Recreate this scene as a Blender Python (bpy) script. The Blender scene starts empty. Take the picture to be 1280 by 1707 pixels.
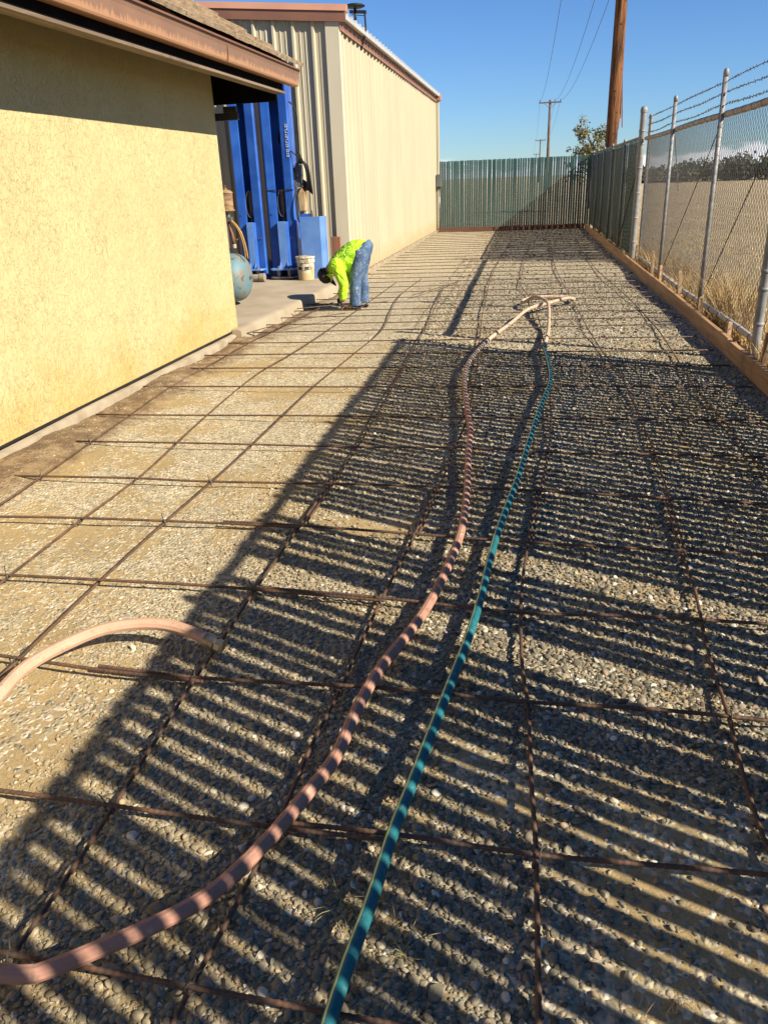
import bpy, bmesh, math, random
import numpy as np
from mathutils import Vector, Matrix

random.seed(11)
rng = np.random.default_rng(11)
scene = bpy.context.scene
COL = scene.collection
R = math.radians

# ------------------------------------------------------------------ camera
cam_data = bpy.data.cameras.new("camera")
cam = bpy.data.objects.new("camera", cam_data)
COL.objects.link(cam)
cam_data.sensor_fit = 'AUTO'
cam_data.sensor_width = 36.0
cam_data.lens = 36.0 * 1300.0 / 1707.0
cam_data.clip_start = 0.05
cam_data.clip_end = 6000.0
_m = Matrix(((0.98547, -0.03132, 0.16691, 0.0),
             (0.16579, 0.39044, -0.90558, 0.0),
             (-0.03680, 0.92009, 0.38996, 1.5),
             (0, 0, 0, 1)))
cam.matrix_world = _m
scene.camera = cam

# ------------------------------------------------------------------ sky, sun, exposure
SUN_AZ = R(114.0)      # clockwise from +Y
SUN_EL = R(34.0)
world = bpy.data.worlds.new("World")
scene.world = world
world.use_nodes = True
wn = world.node_tree
for n in list(wn.nodes):
    wn.nodes.remove(n)
w_out = wn.nodes.new('ShaderNodeOutputWorld')
w_bg = wn.nodes.new('ShaderNodeBackground')
w_sky = wn.nodes.new('ShaderNodeTexSky')
w_sky.sky_type = 'NISHITA'
w_sky.sun_disc = False
w_sky.sun_elevation = SUN_EL
w_sky.sun_rotation = SUN_AZ
w_sky.altitude = 80.0
w_sky.air_density = 1.0
w_sky.dust_density = 0.0
w_sky.ozone_density = 2.0
w_bg.inputs['Strength'].default_value = 0.050
# low cumulus along the horizon (by view direction in the world)
w_tc = wn.nodes.new('ShaderNodeTexCoord')
w_sep = wn.nodes.new('ShaderNodeSeparateXYZ')
wn.links.new(w_tc.outputs['Generated'], w_sep.inputs[0])
w_map = wn.nodes.new('ShaderNodeMapping')
w_map.inputs['Scale'].default_value = (14, 14, 46)
wn.links.new(w_tc.outputs['Generated'], w_map.inputs[0])
w_noise = wn.nodes.new('ShaderNodeTexNoise')
w_noise.inputs['Scale'].default_value = 1.0
w_noise.inputs['Detail'].default_value = 6.0
w_noise.inputs['Roughness'].default_value = 0.6
wn.links.new(w_map.outputs[0], w_noise.inputs['Vector'])
w_band = wn.nodes.new('ShaderNodeMapRange')
w_band.interpolation_type = 'SMOOTHSTEP'
w_band.inputs['From Min'].default_value = 0.0
w_band.inputs['From Max'].default_value = 0.045
w_band.inputs['To Min'].default_value = 0.62
w_band.inputs['To Max'].default_value = 0.10
wn.links.new(w_sep.outputs['Z'], w_band.inputs['Value'])
w_sum = wn.nodes.new('ShaderNodeMath'); w_sum.operation = 'ADD'
wn.links.new(w_noise.outputs['Fac'], w_sum.inputs[0])
wn.links.new(w_band.outputs[0], w_sum.inputs[1])
w_cl = wn.nodes.new('ShaderNodeMapRange')
w_cl.interpolation_type = 'SMOOTHSTEP'
w_cl.inputs['From Min'].default_value = 0.94
w_cl.inputs['From Max'].default_value = 1.08
wn.links.new(w_sum.outputs[0], w_cl.inputs['Value'])
w_mix = wn.nodes.new('ShaderNodeMix'); w_mix.data_type = 'RGBA'
wn.links.new(w_cl.outputs[0], w_mix.inputs['Factor'])
w_hs = wn.nodes.new('ShaderNodeHueSaturation')
w_hs.inputs['Saturation'].default_value = 1.08
wn.links.new(w_sky.outputs[0], w_hs.inputs['Color'])
w_tint = wn.nodes.new('ShaderNodeMix'); w_tint.data_type = 'RGBA'; w_tint.blend_type = 'MULTIPLY'
w_tint.inputs['Factor'].default_value = 1.0
w_tint.inputs[7].default_value = (0.62, 0.90, 1.34, 1)
wn.links.new(w_hs.outputs[0], w_tint.inputs[6])
wn.links.new(w_tint.outputs[2], w_mix.inputs[6])
w_mix.inputs[7].default_value = (11.0, 11.3, 11.8, 1)
wn.links.new(w_mix.outputs[2], w_bg.inputs['Color'])
wn.links.new(w_bg.outputs[0], w_out.inputs['Surface'])

sun_data = bpy.data.lights.new("sun", 'SUN')
sun_data.energy = 5.0
sun_data.angle = R(0.36)
sun_data.color = (1.0, 0.92, 0.78)
sun = bpy.data.objects.new("sun", sun_data)
COL.objects.link(sun)
sdir = Vector((math.sin(SUN_AZ) * math.cos(SUN_EL), math.cos(SUN_AZ) * math.cos(SUN_EL), math.sin(SUN_EL)))
sun.rotation_euler = sdir.to_track_quat('Z', 'Y').to_euler()
sun.location = (20, -10, 18)

scene.view_settings.view_transform = 'Standard'
scene.view_settings.look = 'None'
scene.view_settings.gamma = 1.0
scene.view_settings.exposure = 0.98
scene.view_settings.use_curve_mapping = False
scene.render.engine = 'CYCLES'
scene.cycles.max_bounces = 6
scene.cycles.diffuse_bounces = 3
scene.cycles.glossy_bounces = 2
scene.cycles.transparent_max_bounces = 4
# ------------------------------------------------------------------ materials
def _nt(name):
    m = bpy.data.materials.new(name)
    m.use_nodes = True
    nt = m.node_tree
    b = nt.nodes['Principled BSDF']
    return m, nt, b

def N(nt, kind, **kw):
    n = nt.nodes.new(kind)
    for k, v in kw.items():
        if k.startswith('i_'):
            n.inputs[k[2:].replace('_', ' ')].default_value = v
        else:
            setattr(n, k, v)
    return n

def pos(nt, scale=(1, 1, 1), rot=(0, 0, 0)):
    g = N(nt, 'ShaderNodeNewGeometry')
    mp = N(nt, 'ShaderNodeMapping')
    mp.inputs['Scale'].default_value = scale
    mp.inputs['Rotation'].default_value = rot
    nt.links.new(g.outputs['Position'], mp.inputs[0])
    return mp.outputs[0]

def noise(nt, vec, scale, detail=4.0, rough=0.55, dist=0.0):
    n = N(nt, 'ShaderNodeTexNoise')
    n.inputs['Scale'].default_value = scale
    n.inputs['Detail'].default_value = detail
    n.inputs['Roughness'].default_value = rough
    n.inputs['Distortion'].default_value = dist
    nt.links.new(vec, n.inputs['Vector'])
    return n.outputs['Fac']

def maprange(nt, v, a, b, c=0.0, d=1.0, smooth=True):
    n = N(nt, 'ShaderNodeMapRange')
    if smooth:
        n.interpolation_type = 'SMOOTHSTEP'
    n.inputs['From Min'].default_value = a
    n.inputs['From Max'].default_value = b
    n.inputs['To Min'].default_value = c
    n.inputs['To Max'].default_value = d
    nt.links.new(v, n.inputs['Value'])
    return n.outputs[0]

def mixc(nt, fac, a, b, blend='MIX'):
    n = N(nt, 'ShaderNodeMix', data_type='RGBA', blend_type=blend)
    if isinstance(fac, (int, float)):
        n.inputs['Factor'].default_value = fac
    else:
        nt.links.new(fac, n.inputs['Factor'])
    for s, v in ((6, a), (7, b)):
        if isinstance(v, tuple):
            n.inputs[s].default_value = (*v[:3], 1)
        else:
            nt.links.new(v, n.inputs[s])
    return n.outputs[2]

def math_(nt, op, a, b=None):
    n = N(nt, 'ShaderNodeMath', operation=op)
    for i, v in enumerate((a, b)):
        if v is None:
            continue
        if isinstance(v, (int, float)):
            n.inputs[i].default_value = v
        else:
            nt.links.new(v, n.inputs[i])
    return n.outputs[0]

def bump(nt, b, height, strength=0.3, dist=0.01, prev=None):
    n = N(nt, 'ShaderNodeBump')
    n.inputs['Strength'].default_value = strength
    n.inputs['Distance'].default_value = dist
    nt.links.new(height, n.inputs['Height'])
    if prev is not None:
        nt.links.new(prev, n.inputs['Normal'])
    nt.links.new(n.outputs[0], b.inputs['Normal'])
    return n.outputs[0]

def pmat(name, c1, c2=None, scale=6.0, rough=0.6, bmp=0.0, bscale=None, metal=0.0, stretch=(1, 1, 1), lo=0.35, hi=0.68, spec=0.4, bdist=0.004, spots=None):
    """two colours mixed by noise, a fine bump, optional darker wear spots"""
    m, nt, b = _nt(name)
    v = pos(nt, stretch)
    c2 = c2 or tuple(x * 0.8 for x in c1)
    f = maprange(nt, noise(nt, v, scale, 5.0), lo, hi)
    col = mixc(nt, f, c1, c2)
    if spots:
        sc_, thr, sc_col = spots
        s = maprange(nt, noise(nt, v, sc_, 6.0, 0.65), thr, thr + 0.06)
        col = mixc(nt, s, col, sc_col)
    nt.links.new(col, b.inputs['Base Color'])
    b.inputs['Roughness'].default_value = rough
    b.inputs['Metallic'].default_value = metal
    b.inputs['Specular IOR Level'].default_value = spec
    if bmp:
        bump(nt, b, noise(nt, v, bscale or scale * 6, 4.0), bmp, bdist)
    return m

# ------------------------------------------------------------------ mesh collecting
class MB:
    def __init__(s):
        s.v = []; s.f = []
    def add(s, vs, fs):
        o = len(s.v)
        s.v.extend([tuple(p) for p in vs])
        s.f.extend([tuple(i + o for i in f) for f in fs])
        return s
    def box(s, lo, hi, rot=None, piv=None):
        x0, y0, z0 = lo; x1, y1, z1 = hi
        vs = [Vector(p) for p in ((x0,y0,z0),(x1,y0,z0),(x1,y1,z0),(x0,y1,z0),(x0,y0,z1),(x1,y0,z1),(x1,y1,z1),(x0,y1,z1))]
        if rot is not None:
            c = Vector(piv) if piv else (vs[0] + vs[6]) / 2
            vs = [c + rot @ (p - c) for p in vs]
        return s.add(vs, [(0,3,2,1),(4,5,6,7),(0,1,5,4),(1,2,6,5),(2,3,7,6),(3,0,4,7)])
    def tube(s, path, r, n=8, cap=True, radii=None):
        path = [Vector(p) for p in path]
        k = len(path)
        t0 = (path[1] - path[0]).normalized()
        up = Vector((0, 0, 1)) if abs(t0.z) < 0.9 else Vector((1, 0, 0))
        a = t0.cross(up).normalized(); rings = []
        for i in range(k):
            t = (path[min(i + 1, k - 1)] - path[max(i - 1, 0)]).normalized()
            a = (a - t * a.dot(t)).normalized()
            b = t.cross(a)
            rr = radii[i] if radii is not None else r
            rings.append([path[i] + a * math.cos(2*math.pi*j/n) * rr + b * math.sin(2*math.pi*j/n) * rr for j in range(n)])
        vs = [p for g in rings for p in g]; fs = []
        for i in range(k - 1):
            for j in range(n):
                j2 = (j + 1) % n
                fs.append((i*n + j, i*n + j2, (i+1)*n + j2, (i+1)*n + j))
        if cap:
            fs.append(tuple(range(n))[::-1]); fs.append(tuple((k-1)*n + j for j in range(n)))
        return s.add(vs, fs)
    def cyl(s, p0, p1, r0, r1=None, n=14):
        return s.tube([p0, p1], r0, n, True, [r0, r0 if r1 is None else r1])
    def lathe(s, prof, c=(0, 0, 0), n=20, axis='z'):
        vs = []; fs = []
        for (r, h) in prof:
            for j in range(n):
                a = 2 * math.pi * j / n
                p = (r * math.cos(a), r * math.sin(a), h)
                if axis == 'x':
                    p = (h, r * math.cos(a), r * math.sin(a))
                elif axis == 'y':
                    p = (r * math.cos(a), h, r * math.sin(a))
                vs.append((p[0] + c[0], p[1] + c[1], p[2] + c[2]))
        for i in range(len(prof) - 1):
            for j in range(n):
                j2 = (j + 1) % n
                fs.append((i*n + j, i*n + j2, (i+1)*n + j2, (i+1)*n + j))
        fs.append(tuple(range(n))[::-1]); fs.append(tuple((len(prof)-1)*n + j for j in range(n)))
        return s.add(vs, fs)
    def prism(s, poly, z0, z1, axis='z'):
        n = len(poly)
        def mk(p, h):
            return {'z': (p[0], p[1], h), 'y': (p[0], h, p[1]), 'x': (h, p[0], p[1])}[axis]
        vs = [mk(p, z0) for p in poly] + [mk(p, z1) for p in poly]
        fs = [tuple(range(n))[::-1], tuple(range(n, 2 * n))]
        for i in range(n):
            j = (i + 1) % n
            fs.append((i, j, n + j, n + i))
        return s.add(vs, fs)
    def mesh(s, name, mat, smooth=False):
        me = bpy.data.meshes.new(name)
        me.from_pydata(s.v, [], s.f)
        me.update()
        bm = bmesh.new(); bm.from_mesh(me)
        bmesh.ops.recalc_face_normals(bm, faces=bm.faces)
        bm.to_mesh(me); bm.free()
        if mat is not None:
            me.materials.append(mat)
        if smooth:
            for p in me.polygons:
                p.use_smooth = True
        return me
    def build(s, name, mat, parent=None, smooth=False, bevel=0.0, world=False, auto=False):
        me = s.mesh(name, mat, smooth or auto)
        if auto:
            me.set_sharp_from_angle(angle=R(38))
        return link(name, me, parent, bevel, world)

def link(name, me, parent=None, bevel=0.0, world=False, loc=None, rot=None):
    o = bpy.data.objects.new(name, me)
    COL.objects.link(o)
    if loc is not None:
        o.location = loc
    if rot is not None:
        o.rotation_euler = rot
    if parent is not None:
        o.parent = parent
        if world:
            o.matrix_parent_inverse = mw(parent).inverted()
    if bevel:
        md = o.modifiers.new('bevel', 'BEVEL')
        md.width = bevel; md.segments = 2; md.limit_method = 'ANGLE'; md.angle_limit = R(40)
    return o

def mw(o):
    m = Matrix.LocRotScale(o.location, o.rotation_euler, o.scale)
    if o.parent is not None:
        m = mw(o.parent) @ o.matrix_parent_inverse @ m
    return m

def tag(o, label, cat, group=None):
    o['label'] = label; o['category'] = cat
    if group:
        o['group'] = group
    return o

def thing(name, label, cat, loc=(0, 0, 0), rz=0.0, group=None):
    o = bpy.data.objects.new(name, None)
    COL.objects.link(o)
    o.empty_display_size = 0.2
    o.location = loc; o.rotation_euler = (0, 0, rz)
    return tag(o, label, cat, group)

def struct(o):
    o['kind'] = 'structure'
    return o

def stuff(o, label=None):
    o['kind'] = 'stuff'
    if label:
        o['label'] = label
    return o

def smooth_path(pts, step=0.05):
    """Catmull-Rom through 3D points, resampled at an even step"""
    P = [np.array(p, float) for p in pts]
    P = [2 * P[0] - P[1]] + P + [2 * P[-1] - P[-2]]
    out = []
    for i in range(1, len(P) - 2):
        p0, p1, p2, p3 = P[i-1], P[i], P[i+1], P[i+2]
        n = max(2, int(np.linalg.norm(p2 - p1) / step))
        for k in range(n):
            t = k / n
            out.append(0.5 * ((2*p1) + (p2-p0)*t + (2*p0-5*p1+4*p2-p3)*t*t + (3*p1-p0-3*p2+p3)*t**3))
    out.append(P[-2])
    return out

_ws = [(rng.uniform(0.6, 1.0), rng.uniform(0, 6.283), rng.uniform(0, 6.283), f) for f in (1.1, 1.7, 2.9, 4.3, 7.1, 11.0, 17.0, 26.0) for _ in range(2)]
def gnoise(x, y):
    """smooth pseudo-noise, about -1..1"""
    t = 0.0
    for a, th, ph, f in _ws:
        t = t + a / (f ** 0.75) * np.sin(f * (x * math.cos(th) + y * math.sin(th)) + ph)
    return t * 0.6
def sstep(v, a, b):
    t = np.clip((v - a) / (b - a), 0, 1)
    return t * t * (3 - 2 * t)
def gz(x, y):
    """height of the gravel bed"""
    x = np.asarray(x, float); y = np.asarray(y, float)
    z = 0.011 * gnoise(x, y) + 0.004 * gnoise(x * 3.1 + 5, y * 3.3) - 0.004
    berm = sstep(-x, 2.62, 2.95) * (1 - sstep(y, 7.9, 8.5))
    z = z + berm * (0.028 + 0.020 * gnoise(x * 2.7 + 9, y * 2.5))
    edge = sstep(-x, 2.5, 2.8) * sstep(y, 7.9, 8.4) * (1 - sstep(y, 12.4, 13.0))
    z = z + edge * (-0.02 + 0.03 * gnoise(x * 2 + 3, y * 2))
    return z
# traced ground positions (metres) of bars and hoses
LONG = {
  1: [(-2.665, 3.099), (-2.649, 3.364), (-2.652, 3.728), (-2.755, 5.031), (-2.789, 5.722), (-2.776, 6.972), (-2.757, 7.704), (-2.643, 9.411), (-2.518, 10.503)],
  2: [(-2.092, 2.211), (-2.094, 2.544), (-2.094, 3.22), (-2.093, 3.883), (-2.162, 5.023), (-2.222, 6.355), (-2.129, 7.384), (-2.046, 9.987), (-1.98, 12.587)],
  3: [(-1.681, 1.75), (-1.677, 1.928), (-1.669, 2.018), (-1.687, 2.61), (-1.66, 3.234), (-1.631, 3.963), (-1.621, 5.043), (-1.597, 5.979), (-1.535, 7.344), (-1.483, 8.41), (-1.621, 9.953), (-1.687, 11.237), (-1.633, 13.091)],
  4: [(-1.023, 0.886), (-1.013, 1.021), (-1.006, 1.257), (-1.013, 1.436), (-1.012, 1.649), (-1.014, 1.987), (-1.016, 2.184), (-1.011, 2.6), (-0.995, 3.218), (-0.984, 4.005), (-0.981, 5.25), (-1.007, 6.254), (-1.027, 7.628), (-1.07, 9.134), (-1.139, 10.876), (-1.191, 11.896)],
  5: [(-0.617, 0.829), (-0.612, 0.957), (-0.586, 1.202), (-0.565, 1.461), (-0.552, 1.718), (-0.531, 1.978), (-0.525, 2.182), (-0.493, 2.603), (-0.45, 3.164), (-0.419, 3.766), (-0.386, 4.468), (-0.361, 5.12), (-0.376, 6.366), (-0.424, 7.612), (-0.48, 9.309), (-0.512, 10.984), (-0.527, 12.016), (-0.509, 14.94), (-0.335, 20.879)],
  6: [(0.071, 0.908), (0.072, 0.998), (0.072, 1.275), (0.07, 1.446), (0.061, 1.65), (0.053, 1.985), (0.034, 2.209), (0.028, 2.632), (0.055, 3.144), (0.101, 3.761), (0.162, 4.498), (0.195, 5.61), (0.191, 7.34), (0.188, 7.808), (0.145, 9.353), (0.065, 10.748), (-0.054, 11.951), (-0.048, 13.593), (-0.006, 15.718), (0.152, 20.703)],
  7: [(0.615, 1.349), (0.608, 1.507), (0.607, 1.654), (0.609, 1.764), (0.631, 2.024), (0.642, 2.348), (0.676, 2.768), (0.687, 3.111), (0.715, 3.685), (0.745, 4.529), (0.754, 5.308), (0.754, 6.269), (0.709, 7.066), (0.676, 7.643), (0.643, 8.492), (0.614, 9.769), (0.581, 10.864), (0.545, 12.366), (0.512, 15.149), (0.589, 20.159)],
  8: [(1.205, 2.82), (1.266, 4.014), (1.275, 4.346), (1.277, 4.914), (1.262, 5.556), (1.271, 6.274), (1.307, 7.187), (1.35, 8.565), (1.298, 10.841), (1.202, 13.37), (1.174, 14.486), (1.17, 17.935), (1.219, 20.916)],
}
CROSS_NEAR = [
   [(-1.148, 0.987), (-1.034, 0.985), (-0.604, 0.972), (-0.215, 0.958), (-0.08, 0.957)] ,
   [(-1.439, 1.425), (-1.331, 1.423), (-0.997, 1.411), (-0.592, 1.402), (-0.259, 1.388), (0.066, 1.38), (0.332, 1.383), (0.573, 1.381), (0.658, 1.379)] ,
   [(-1.879, 2.028), (-1.738, 2.025), (-1.358, 1.984), (-0.974, 1.97), (-0.385, 1.968), (0.053, 1.965), (0.414, 1.961), (0.721, 1.946), (0.907, 1.94)] ,
   [(-2.295, 2.599), (-2.123, 2.593), (-1.322, 2.592), (-1.004, 2.583), (-0.48, 2.531), (0.032, 2.495), (0.429, 2.494), (0.866, 2.5), (1.094, 2.497)] ,
   [(-2.656, 3.185), (-2.521, 3.18), (-2.072, 3.187), (-1.371, 3.201), (-0.979, 3.165), (-0.419, 3.14), (0.029, 3.079), (0.643, 3.07), (1.013, 3.058), (1.384, 3.033)] ,
   [(-2.826, 3.754), (-2.092, 3.736), (-1.64, 3.739), (-0.923, 3.735), (-0.402, 3.746), (0.115, 3.723), (0.682, 3.661), (1.167, 3.644), (1.522, 3.62)] ,
   [(-2.799, 4.392), (-1.883, 4.366), (-0.861, 4.362), (-0.361, 4.378), (0.291, 4.327), (0.714, 4.31), (1.348, 4.336), (1.651, 4.334)] ,
]
LEFT_ENDS = [(-2.999, 5.016), (-3.072, 5.813), (-2.998, 6.472), (-2.98, 7.039), (-2.955, 7.631), (-2.972, 8.243), (-2.933, 8.699), (-2.921, 9.202), (-2.901, 9.709), (-2.897, 10.27), (-2.863, 10.712)]
HOSE_PINK = [(-1.094, 0.919), (-0.992, 0.927), (-0.923, 0.943), (-0.835, 0.998), (-0.736, 1.068), (-0.643, 1.172), (-0.565, 1.319), (-0.505, 1.484), (-0.464, 1.649), (-0.443, 1.878), (-0.405, 2.088), (-0.327, 2.398), (-0.272, 2.726), (-0.237, 3.128), (-0.246, 3.63), (-0.277, 4.181), (-0.293, 4.634), (-0.353, 5.181), (-0.432, 6.05), (-0.423, 6.71), (-0.311, 7.66), (-0.126, 8.494), (0.062, 9.199), (0.287, 9.628), (0.534, 10.042), (0.621, 10.187), (0.59, 10.455), (0.367, 10.478), (0.124, 10.395), (-0.003, 10.195), (0.005, 9.991), (0.135, 9.831), (0.237, 9.586), (0.282, 9.141), (0.268, 8.294), (0.237, 7.735), (0.206, 7.324)]
HOSE_TEAL = [(0.206, 7.324), (0.214, 6.952), (0.23, 6.367), (0.217, 5.866), (0.136, 5.197), (0.056, 4.416), (0.0, 3.817), (-0.066, 3.273), (-0.098, 2.93), (-0.122, 2.549), (-0.148, 2.278), (-0.179, 2.047), (-0.213, 1.794), (-0.241, 1.583), (-0.267, 1.396), (-0.283, 1.205), (-0.303, 1.046), (-0.314, 0.926), (-0.318, 0.836)]
HOSE_LEFT = [(-1.523, 1.468), (-1.546, 1.745), (-1.538, 1.891), (-1.479, 2.009), (-1.386, 2.124), (-1.255, 2.177), (-1.141, 2.174), (-1.054, 2.149), (-1.017, 2.137)]
# ------------------------------------------------------------------ palette
def mat_stucco():
    m, nt, b = _nt('stucco')
    v = pos(nt)
    big = maprange(nt, noise(nt, v, 1.6, 6.0, 0.65), 0.35, 0.65)
    col = mixc(nt, big, (0.485, 0.405, 0.205), (0.45, 0.37, 0.18))
    # soil splash and rust-yellow staining that creeps up from the ground with a ragged edge
    g = N(nt, 'ShaderNodeNewGeometry'); sp = N(nt, 'ShaderNodeSeparateXYZ')
    nt.links.new(g.outputs['Position'], sp.inputs[0])
    edge = math_(nt, 'ADD', sp.outputs['Z'], math_(nt, 'MULTIPLY', noise(nt, v, 1.9, 5.0, 0.62), -1.5))
    st = maprange(nt, edge, -0.78, -0.18, 0.8, 0.0)
    col = mixc(nt, st, col, (0.47, 0.32, 0.11))
    # trowelled skip texture
    vs = pos(nt, (1, 1, 0.55), (0.5, 0, 0))
    n1 = noise(nt, vs, 34.0, 4.0, 0.6, 0.9)
    ridge = maprange(nt, n1, 0.47, 0.53)
    n2 = noise(nt, v, 120.0, 3.0, 0.6)
    crack = maprange(nt, math_(nt, 'ABSOLUTE', math_(nt, 'SUBTRACT', n1, 0.50)), 0.0, 0.018, 1.0, 0.0)
    gate = maprange(nt, noise(nt, v, 3.4, 5.0, 0.7), 0.46, 0.58)
    crack = math_(nt, 'MULTIPLY', crack, gate)
    pit = maprange(nt, noise(nt, v, 48.0, 2.0), 0.63, 0.68)
    dk = math_(nt, 'MAXIMUM', math_(nt, 'MULTIPLY', crack, 0.26), math_(nt, 'MULTIPLY', pit, 0.12))
    col = mixc(nt, dk, col, (0.20, 0.175, 0.125))
    nt.links.new(col, b.inputs['Base Color'])
    h = math_(nt, 'ADD', math_(nt, 'MULTIPLY', ridge, 0.55), math_(nt, 'MULTIPLY', n2, 0.22))
    h = math_(nt, 'SUBTRACT', h, math_(nt, 'MULTIPLY', crack, 0.6))
    bump(nt, b, h, 0.7, 0.010)
    b.inputs['Roughness'].default_value = 0.92
    b.inputs['Specular IOR Level'].default_value = 0.15
    return m

def mat_gravelbed():
    m, nt, b = _nt('gravel_bed')
    v = pos(nt)
    g = N(nt, 'ShaderNodeNewGeometry'); sp = N(nt, 'ShaderNodeSeparateXYZ')
    nt.links.new(g.outputs['Position'], sp.inputs[0])
    soil = mixc(nt, maprange(nt, noise(nt, v, 2.2, 5.0, 0.6), 0.35, 0.68), (0.41, 0.295, 0.14), (0.325, 0.24, 0.118))
    soil = mixc(nt, maprange(nt, noise(nt, v, 140.0, 4.0, 0.7), 0.42, 0.66), soil, (0.27, 0.20, 0.105))
    # fine stones trodden into the soil
    vo = N(nt, 'ShaderNodeTexVoronoi'); vo.inputs['Scale'].default_value = 62.0
    vd = N(nt, 'ShaderNodeMix', data_type='VECTOR'); vd.inputs['Factor'].default_value = 0.02
    nt.links.new(v, vd.inputs[4])
    nd = N(nt, 'ShaderNodeTexNoise'); nd.inputs['Scale'].default_value = 30.0
    nt.links.new(v, nd.inputs['Vector']); nt.links.new(nd.outputs['Color'], vd.inputs[5])
    nt.links.new(vd.outputs[1], vo.inputs['Vector'])
    ramp = N(nt, 'ShaderNodeValToRGB')
    r = ramp.color_ramp
    r.elements[0].position = 0.0; r.elements[0].color = (0.22, 0.19, 0.125, 1)
    r.elements[1].position = 1.0; r.elements[1].color = (0.62, 0.56, 0.43, 1)
    for p, c in ((0.35, (0.37, 0.315, 0.205)), (0.7, (0.50, 0.42, 0.27)), (0.88, (0.46, 0.345, 0.215))):
        e = r.elements.new(p); e.color = (*c, 1)
    sc_ = N(nt, 'ShaderNodeSeparateColor')
    nt.links.new(vo.outputs['Color'], sc_.inputs[0])
    nt.links.new(sc_.outputs[0], ramp.inputs[0])
    patch = math_(nt, 'ADD', maprange(nt, noise(nt, v, 1.4, 4.0, 0.6), 0.36, 0.60), maprange(nt, sp.outputs['Y'], 6.5, 9.5, 0.0, 0.75))
    pick = math_(nt, 'ADD', math_(nt, 'MULTIPLY', sc_.outputs[1], 0.55), math_(nt, 'MULTIPLY', patch, 0.6))
    isst = maprange(nt, pick, 0.50, 0.54)
    col = mixc(nt, isst, soil, ramp.outputs[0])
    # damp dug-out soil along the wall and by the slab
    dig = math_(nt, 'ADD', sp.outputs['X'], math_(nt, 'MULTIPLY', noise(nt, v, 3.0, 5.0, 0.65), 0.55))
    dk = maprange(nt, dig, -2.52, -2.28, 1.0, 0.0)
    fary = maprange(nt, sp.outputs['Y'], 12.0, 13.0, 1.0, 0.0)
    dk = math_(nt, 'MULTIPLY', dk, fary)
    loam = mixc(nt, maprange(nt, noise(nt, v, 9.0, 5.0, 0.7), 0.40, 0.66), (0.125, 0.078, 0.042), (0.27, 0.19, 0.105))
    col = mixc(nt, math_(nt, 'MULTIPLY', dk, 0.9), col, loam)
    # scuffed brown soil turned up between the bars further off
    sc2 = maprange(nt, noise(nt, pos(nt, (1, 0.7, 1)), 1.15, 4.0, 0.6), 0.60, 0.70)
    sc2 = math_(nt, 'MULTIPLY', sc2, maprange(nt, sp.outputs['Y'], 5.5, 8.0))
    col = mixc(nt, math_(nt, 'MULTIPLY', sc2, 0.65), col, (0.24, 0.15, 0.075))
    nt.links.new(col, b.inputs['Base Color'])
    dome = maprange(nt, vo.outputs['Distance'], 0.0, 0.75, 1.0, 0.0)
    h = math_(nt, 'ADD', math_(nt, 'MULTIPLY', math_(nt, 'MULTIPLY', dome, isst), 0.9), math_(nt, 'MULTIPLY', noise(nt, v, 220.0, 4.0, 0.7), 0.35))
    h = math_(nt, 'ADD', h, math_(nt, 'MULTIPLY', noise(nt, v, 24.0, 4.0, 0.6), 0.9))
    bump(nt, b, h, 0.7, 0.010)
    b.inputs['Roughness'].default_value = 0.95
    b.inputs['Specular IOR Level'].default_value = 0.12
    return m

def mat_pebble():
    m, nt, b = _nt('pebble')
    oi = N(nt, 'ShaderNodeObjectInfo')
    ramp = N(nt, 'ShaderNodeValToRGB')
    r = ramp.color_ramp
    r.interpolation = 'LINEAR'
    r.elements[0].position = 0.0; r.elements[0].color = (0.055, 0.050, 0.038, 1)
    r.elements[1].position = 1.0; r.elements[1].color = (0.66, 0.62, 0.50, 1)
    for p, c in ((0.2, (0.125, 0.11, 0.076)), (0.42, (0.225, 0.192, 0.125)), (0.58, (0.16, 0.145, 0.105)), (0.76, (0.30, 0.25, 0.165)), (0.88, (0.28, 0.19, 0.12)), (0.94, (0.40, 0.355, 0.26))):
        e = r.elements.new(p); e.color = (*c, 1)
    nt.links.new(oi.outputs['Random'], ramp.inputs[0])
    v = pos(nt)
    n1 = noise(nt, v, 90.0, 4.0, 0.65)
    col = mixc(nt, maprange(nt, n1, 0.4, 0.7, 0.0, 0.4), ramp.outputs[0], (0.33, 0.27, 0.17))
    # dust lying on the trodden side of the yard
    sp = N(nt, 'ShaderNodeSeparateXYZ'); nt.links.new(v, sp.inputs[0])
    d = math_(nt, 'ADD', sp.outputs['X'], math_(nt, 'MULTIPLY', noise(nt, v, 1.2, 4.0, 0.6), 1.4))
    dust = maprange(nt, d, -1.3, 0.9, 0.62, 0.0)
    col = mixc(nt, dust, col, (0.43, 0.325, 0.17))
    nt.links.new(col, b.inputs['Base Color'])
    bump(nt, b, noise(nt, v, 260.0, 3.0, 0.6), 0.25, 0.003)
    b.inputs['Roughness'].default_value = 0.8
    b.inputs['Specular IOR Level'].default_value = 0.25
    return m

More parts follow.
